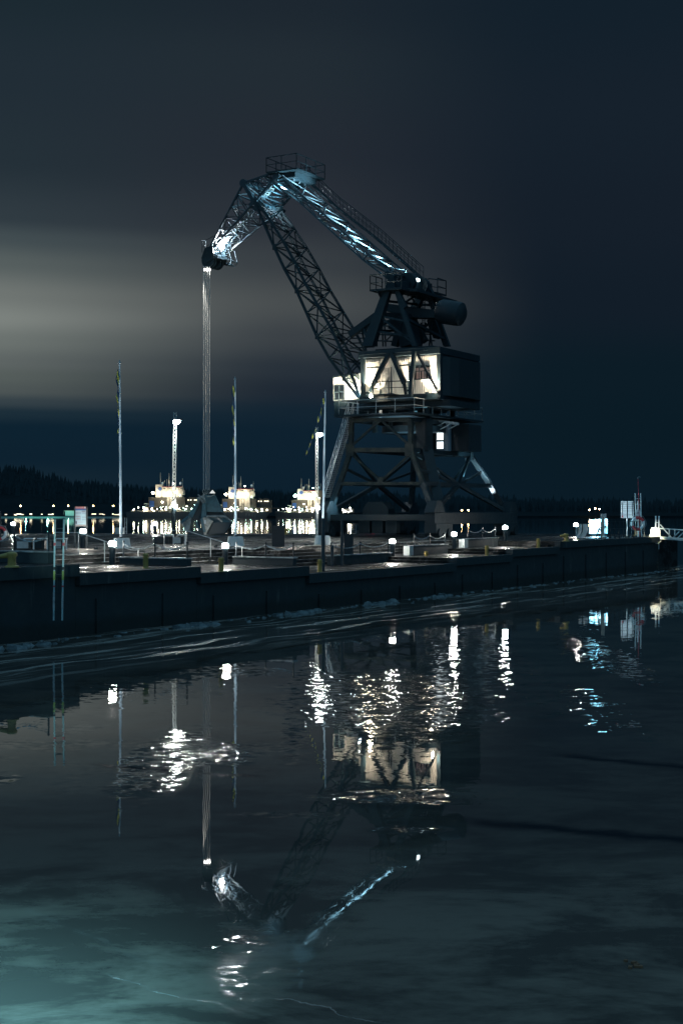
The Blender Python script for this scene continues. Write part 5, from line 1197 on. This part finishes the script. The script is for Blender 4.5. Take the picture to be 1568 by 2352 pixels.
# ================================================================== SHIPS AND FAR SHORE LIGHTS
HULL = mat('dark_ship_hull', (.03, .035, .04), .5); SUPER = mat('cream_superstructure', (.5, .46, .38), .6, 0, None, ((.36, .32, .26), .5, .45, .6)); SHIPD = mat('grey_brown_housing', (.05, .045, .035), .6)
def ship(x_anchor, sc, Yd, x0, x1, lb, bow, name_text=None, cut=0, seed=1, brt=1., greenish=False):
    rd = random.Random(seed); k = Yd/F*sc; ax_x = (x_anchor-784)/F*Yd; org = V((ax_x, Yd, 0)); root = empty('ship', org, lb, 'ship', 'floodlit icebreaker ships moored across the harbour')
    def P(x, y, d=0.): return V((ax_x+(x-357)*k, Yd+d, (1189-y)*k))
    def bx(m, xa, xb, ya, yb, d0=0., d1=14.): 
        a = P(xa, yb, d0); b = P(xb, ya, d1); m.box((a+b)/2, b.x-a.x, b.y-a.y, b.z-a.z)
    m = MB(); e = 6
    pts = [P(x0, 1188.7), P(x1-(10 if bow else 0), 1188.7), P(x1, 1174.5 if bow else 1176), P(x1-25, 1175.6), P(x0-3, 1176)]
    m.prism(pts, V((0, 18, 0))); m.build('hull', HULL, root)
    m = MB(); bx(m, 341, 425, 1142, 1164, 1, 14); m.build('deckhouse', SHIPD, root)
    m = MB(); bx(m, 357, 372, 1113, 1142, 2, 13); fn = m.build('funnel', SUPER, root)
    me_ = MB(); c_ = P(367, 1123, 1.8); me_.lathe(c_, [(1.6, 0), (1.6, .15)], 20, V((0, -1, 0))); me_.build('emblem', BLUEP, fn)
    m = MB(); bx(m, 372, 408, 1119, 1142, 1.5, 13); bx(m, 408, 425-4, 1126, 1137, 1.5, 13); bx(m, 408, 418, 1137, 1142, 3, 12); m.build('superstructure', SUPER, root)
    m = MB(); bx(m, 372, 418, 1117.3, 1119, .8, 13.6); m.build('bridge_roof', mat('dark_red_roof', (.16, .02, .025), .6), root)
    m = MB(); bx(m, 408, 419, 1119, 1126, 1.5, 12); m.build('bridge', SUPER, root)
    for i, x in enumerate((374.5, 377, 385, 388.5, 392, 396, 400, 410, 413.5, 416.5)):
        a = P(x, 1122.8, 1.3); b = P(x+1.7, 1120.6, 1.45); w_ = MB().box((a+b)/2, b.x-a.x, .15, b.z-a.z); w_.build('window', GLASS if i not in (5, 6) else SHIPW, root)
    m = MB(); bx(m, 343.5, 354, 1150, 1164, .8, 1.0); m.build('hangar_door', BLUEP, root)
    m = MB(); bx(m, 384, 388.5, 1143, 1170, .2, .8); bx(m, 390, 395, 1143, 1170, .2, 1); m.build('white_column', SUPER, root)
    m = MB()
    for x, yt in ((367, 1085), (382, 1100), (386.8, 1086), (418, 1098)): m.tube(P(x, 1120, 5), P(x, yt, 5), .35, .12, 6)
    m.tube(P(372, 1117, 3), P(378, 1103, 3), .2, .15, 6); bx(m, 385.2, 388.2, 1103, 1118, 4, 5.5)
    m.build('mast', SUPER, root)
    for x, y in ((372, 1110.5), (413.5, 1110)): MB().ball(P(x, y, 4), 1.0, 10, 1.3).build('radar_dome', WHITE, root)
    m = MB(); bx(m, 329, 340, 1164, 1176, 2, 4); bx(m, 330, 342, 1156, 1158, 2, 4); m.beam(P(333, 1164, 3), P(341, 1157, 3), .8); m.build('stern_crane', SUPER, root)
    m = MB(); bx(m, 326, 500 if not cut else cut, 1164.5, 1165.6, 1, 10); m.tube(P(385, 1163, .2), P(395, 1155, .2), .25); m.build('boat_deck', SHIPD, root)
    m = MB(); x = 300
    while x < x1-357+357-5: 
        m.tube(P(x, 1176, .2), P(x, 1172.8, .2), .1, n=4); x += 3
    m.tube(P(300, 1172.8, .2), P(x1-5, 1172.8, .2), .1, n=4); m.build('deck_rail', SUPER, root)
    m = MB(); 
    for x in range(332, 420, 6): bx(m, x+rd.uniform(-1, 1), x+3+rd.uniform(-1, 2), 1169+rd.uniform(-2, 2), 1176, 3, 5)
    m.build('deck_gear', SHIPD, root)
    if cut != 1:
        m = MB(); bx(m, 428, 462, 1146, 1176, 4, 12); bx(m, 432, 455, 1142, 1146, 4, 11); m.build('fore_house', SHIPD, root)
        m = MB()
        for x in (430, 436, 445, 449, 453): w_ = MB(); bx(w_, x, x+2.6, 1147, 1149.5, 3.8, 3.95); w_.build('window', SHIPW, root)
    lamps = [(351.5, 1131.4, 1.7), (363, 1133, .8), (379, 1136, .9), (389, 1134, .9), (403, 1130, 1.1), (398, 1110.5, .8), (330, 1166, 1.), (336, 1169, .9), (349, 1169, .8), (361, 1168, .7), (373, 1153, 1.), (371, 1169, .7), (381, 1169, .8), (399, 1166, 1.0), (406, 1168, .8), (412, 1169, .9), (426, 1169, .9), (318, 1166, .5), (308, 1169, .45), (413, 1138, .5), (440, 1168, .7), (452, 1169, .7)]
    for i, (x, y, s_) in enumerate(lamps):
        if cut == 1 and x > 430: continue
        x += rd.uniform(-1.2, 1.2)*(seed > 1); y += rd.uniform(-.6, .6); r_ = s_*rd.uniform(.6, 1.2)*.62*brt; MB().ball(P(x, y, .1 if y > 1145 or x < 352 else .6), r_, 8).build('deck_lamp', SHIPG if (greenish and i % 2) or rd.random() < .18 else SHIPL, root)
    for x, y in ((366, 1119), (390, 1127), (400, 1124)): light('deck_floodlight', 'POINT', P(x, y+12, -6), 3200*brt, (1, .88, .66), root, radius=.6)
    if seed > 1:
        m = MB(); bx(m, 397 if seed == 2 else 400, 410 if seed == 2 else 417, 1138, 1172, -.3, .6); m.build('vent_trunk', SUPER, root)
    if seed == 5:
        m = MB(); bx(m, 408.5, 425, 1117, 1137.5, .6, 12.6); m.build('dark_screen', SHIPD, root)
    for i in range(16):
        x = rd.uniform(300, 300+(x1-300)*.9); MB().ball(P(x, rd.uniform(1160, 1174), -.2), rd.uniform(.14, .3), 6).build('deck_lamp', SHIPG if rd.random() < .25 else SHIPL, root)
    if name_text:
        cu = bpy.data.curves.new('ship_name', 'FONT'); cu.body = name_text; cu.size = 3.6; cu.extrude = .03; cu.align_x = 'LEFT'; cu.space_character = 1.35
        to = bpy.data.objects.new('ship_name', cu); COL.objects.link(to); to.rotation_euler = (math.pi/2, 0, 0); to.location = P(399, 1185.5, -.1)-org; to.parent = root
        me2 = bpy.data.meshes.new_from_object(to); bpy.data.objects.remove(to); me2.name = 'ship_name'; me2.materials.clear(); me2.materials.append(mat('hull_lettering', (.1, .11, .11), .6))
        to = bpy.data.objects.new('ship_name', me2); COL.objects.link(to); to.rotation_euler = (math.pi/2, 0, 0); to.location = P(399, 1185.5, -.1)-org; to.parent = root
    return root
ship(357, 1.0, 1150., 292, 500, 'leftmost lit ship, its stern lamp blazing behind the left lattice mast', False, None, 0, 1)
ship(524.5, .93, 1155., 340, 458, 'middle lit ship behind the grab, dark hull bow pointing right', True, 'FREJ', 0, 2, .9)
ship(683, .87, 1165., 300, 455, 'rightmost lit ship between the right mast and the crane leg, with the brightest white funnel', False, None, 1, 5, 1., True)
# small lit cluster behind the portal legs
root = empty('workboat', at(795, 1189, 900), 'cluster of warm lamps on a workboat seen through the crane left leg', 'boat', None)
m = MB(); b0_ = at(795, 1189, 900); m.box(b0_+V((0, 0, 1.4)), 16, 5, 2.6); m.box(b0_+V((1, 0, 4)), 7, 4, 3); m.tube(b0_+V((2, 0, 5)), b0_+V((2, 0, 11)), .2); m.build('hull', HULL, root)
for x, y in ((787, 1171), (793, 1174), (804, 1167), (805, 1173), (800, 1178), (790, 1177)): MB().ball(at(x, y, 896), .42, 8).build('lamp', SHIPL, root)
lamps_ = [((48, 1162), 'first orange street lamp of the far shore from the left'), ((123, 1162.5), 'second orange street lamp of the far shore from the left, by the small lit shed'), ((157, 1162), 'third orange street lamp of the far shore from the left'),
          ((214.5, 1162.5), 'orange street lamp of the far shore right of the tall timetable board'), ((260.5, 1162), 'orange street lamp of the far shore just left of the left flagpole')]
src = None
for (x, y), lb in lamps_:
    p = at(x, y, 1195); b_ = V((p.x, p.y, 1.4))
    if src is None:
        src = empty('shore_lamp', b_, lb, 'street lamp', 'orange street lamps along the far shore')
        MB().tube(b_, p, .14, n=6).build('post', DARK, src); MB().ball(p, .52, 8).build('lamp_head', SODIUM, src); remember(src)
    else: copy_tree(src, b_, lb)
for (x, y), lb in (((1352.5, 1171), 'left pair of distant warm lamps above the blue light box'), ((1366, 1168), 'middle distant warm lamps above the blue light box'), ((1375.5, 1169), 'right and largest distant warm lamp above the blue light box'), ((1060, 1172), 'left distant shore lamp seen under the crane right side'), ((1075, 1172), 'right distant shore lamp seen under the crane right side'), ((958, 1172), 'distant shore lamp seen between the crane base braces')):
    r = copy_tree(src, V((at(x, y, 1195).x, 1195, 1.4+(at(x, y, 1195).z-at(48, 1162, 1195).z))), lb); r['group'] = 'distant lamps on the right shore'
# shed and lit strip at the left shore
root = empty('shed', at(165, 1187, 1190), 'small teal-lit waterside shed with railings on the far left shore', 'shed')
m = MB(); p = at(168, 1187, 1190); m.box(p+V((0, 0, 2.8)), 12, 5, 4); m.build('walls', mat('shed_paint', (.35, .45, .42), .6), root)
m = MB(); p = at(168, 1177, 1184); 
for dx in range(-6, 7, 3): m.tube(p+V((dx*1.3, 0, -2)), p+V((dx*1.3, 0, 1.4)), .12, n=4)
m.tube(p+V((-8, 0, 1.4)), p+V((8, 0, 1.4)), .12, n=4); m.build('railing', SUPER, root)
light('shed_lamp', 'POINT', p+V((-3, -4, 1)), 2000, (.4, 1, .8), root, radius=.4)
m = MB()
for i in range(26):
    x = random.uniform(-10, 300); p = at(x, random.uniform(1180, 1182.5), 1192); m.box(p, random.uniform(1, 4), .5, random.uniform(.2, .7))
tag(m.build('shore_window_glints', SHIPW), 'row of tiny lit windows strung low along the far left shore', 'lights', kind='stuff')
m = MB(); m.box((at(70, 1187.6, 1170)), 150, 1, .5); tag(m.build('ice_edge', emit('lit_ice_edge', (.2, .75, .65), .25) if False else mat('pale_ice_edge', (.4, .6, .58), .6)), 'thin pale rim of ice along the far left waterline', kind='structure')
light('shore_teal_lamp', 'POINT', at(60, 1180, 1160), 3000, (.3, 1, .85), src, radius=.5)
light('shore_teal_lamp', 'POINT', at(110, 1180, 1160), 3000, (.3, 1, .85), src, radius=.5)
# ice lumps along the wall foot
LUMP = mat('broken_ice', (.15, .18, .19), .35, 0, (5, .5, .03), ((.07, .09, .10), 2, .4, .6)); rd = random.Random(11)
m = MB()
def lump(p, r, h):
    n = rd.randint(5, 8); pts = [p+V((math.cos(2*math.pi*i/n)*r*rd.uniform(.6, 1.25), math.sin(2*math.pi*i/n)*r*rd.uniform(.6, 1.25), -.03)) for i in range(n)]
    k = len(m.v); m.v += [tuple(q) for q in pts]; tops = [p+(q-p)*rd.uniform(.45, .85)+V((0, 0, h*rd.uniform(.6, 1.2)+.03)) for q in pts]; m.v += [tuple(q) for q in tops]
    m.f += [tuple(range(k+n, k+2*n))]+[(k+i, k+(i+1) % n, k+n+(i+1) % n, k+n+i) for i in range(n)]
for i in range(150):
    s_ = rd.uniform(-22, 56); d_ = .6+abs(rd.gauss(0, .5)); lump(Q(s_, -d_), rd.uniform(.04, .2), rd.uniform(.01, .05))
for c_, n_ in (((-10.6, 1.1), 14), ((-21.5, 1.4), 6), ((-2, .9), 8), ((5.5, .9), 16), ((12, .8), 8)):
    for i in range(n_): lump(Q(c_[0]+rd.gauss(0, .9), -c_[1]-abs(rd.gauss(0, .25))), rd.uniform(.12, .45), rd.uniform(.04, .16))
tag(m.build('broken_ice_floes', LUMP), 'jumbled lumps of broken ice along the foot of the quay wall', 'ice', kind='stuff')
# small bird-like debris lying on the ice at the lower right
p = onz(1453, 2216, 0); m = MB()
for i in range(7): q = p+V((rd.uniform(-.06, .06), rd.uniform(-.12, .12), .012)); m.box(q, rd.uniform(.02, .05), rd.uniform(.02, .06), .02, V((math.cos(i), math.sin(i), 0)), V((-math.sin(i), math.cos(i), 0)))
tag(m.build('leaf_litter', mat('brown_litter', (.16, .08, .04), .7)), 'little brown clump of litter frozen on the ice at the lower right', 'litter')
S.cycles.use_light_tree = True
S.cycles.max_bounces = 6; S.cycles.diffuse_bounces = 2; S.cycles.glossy_bounces = 4; S.cycles.sample_clamp_indirect = 12.0; S.cycles.sample_clamp_direct = 0
S.cycles.use_denoising = True
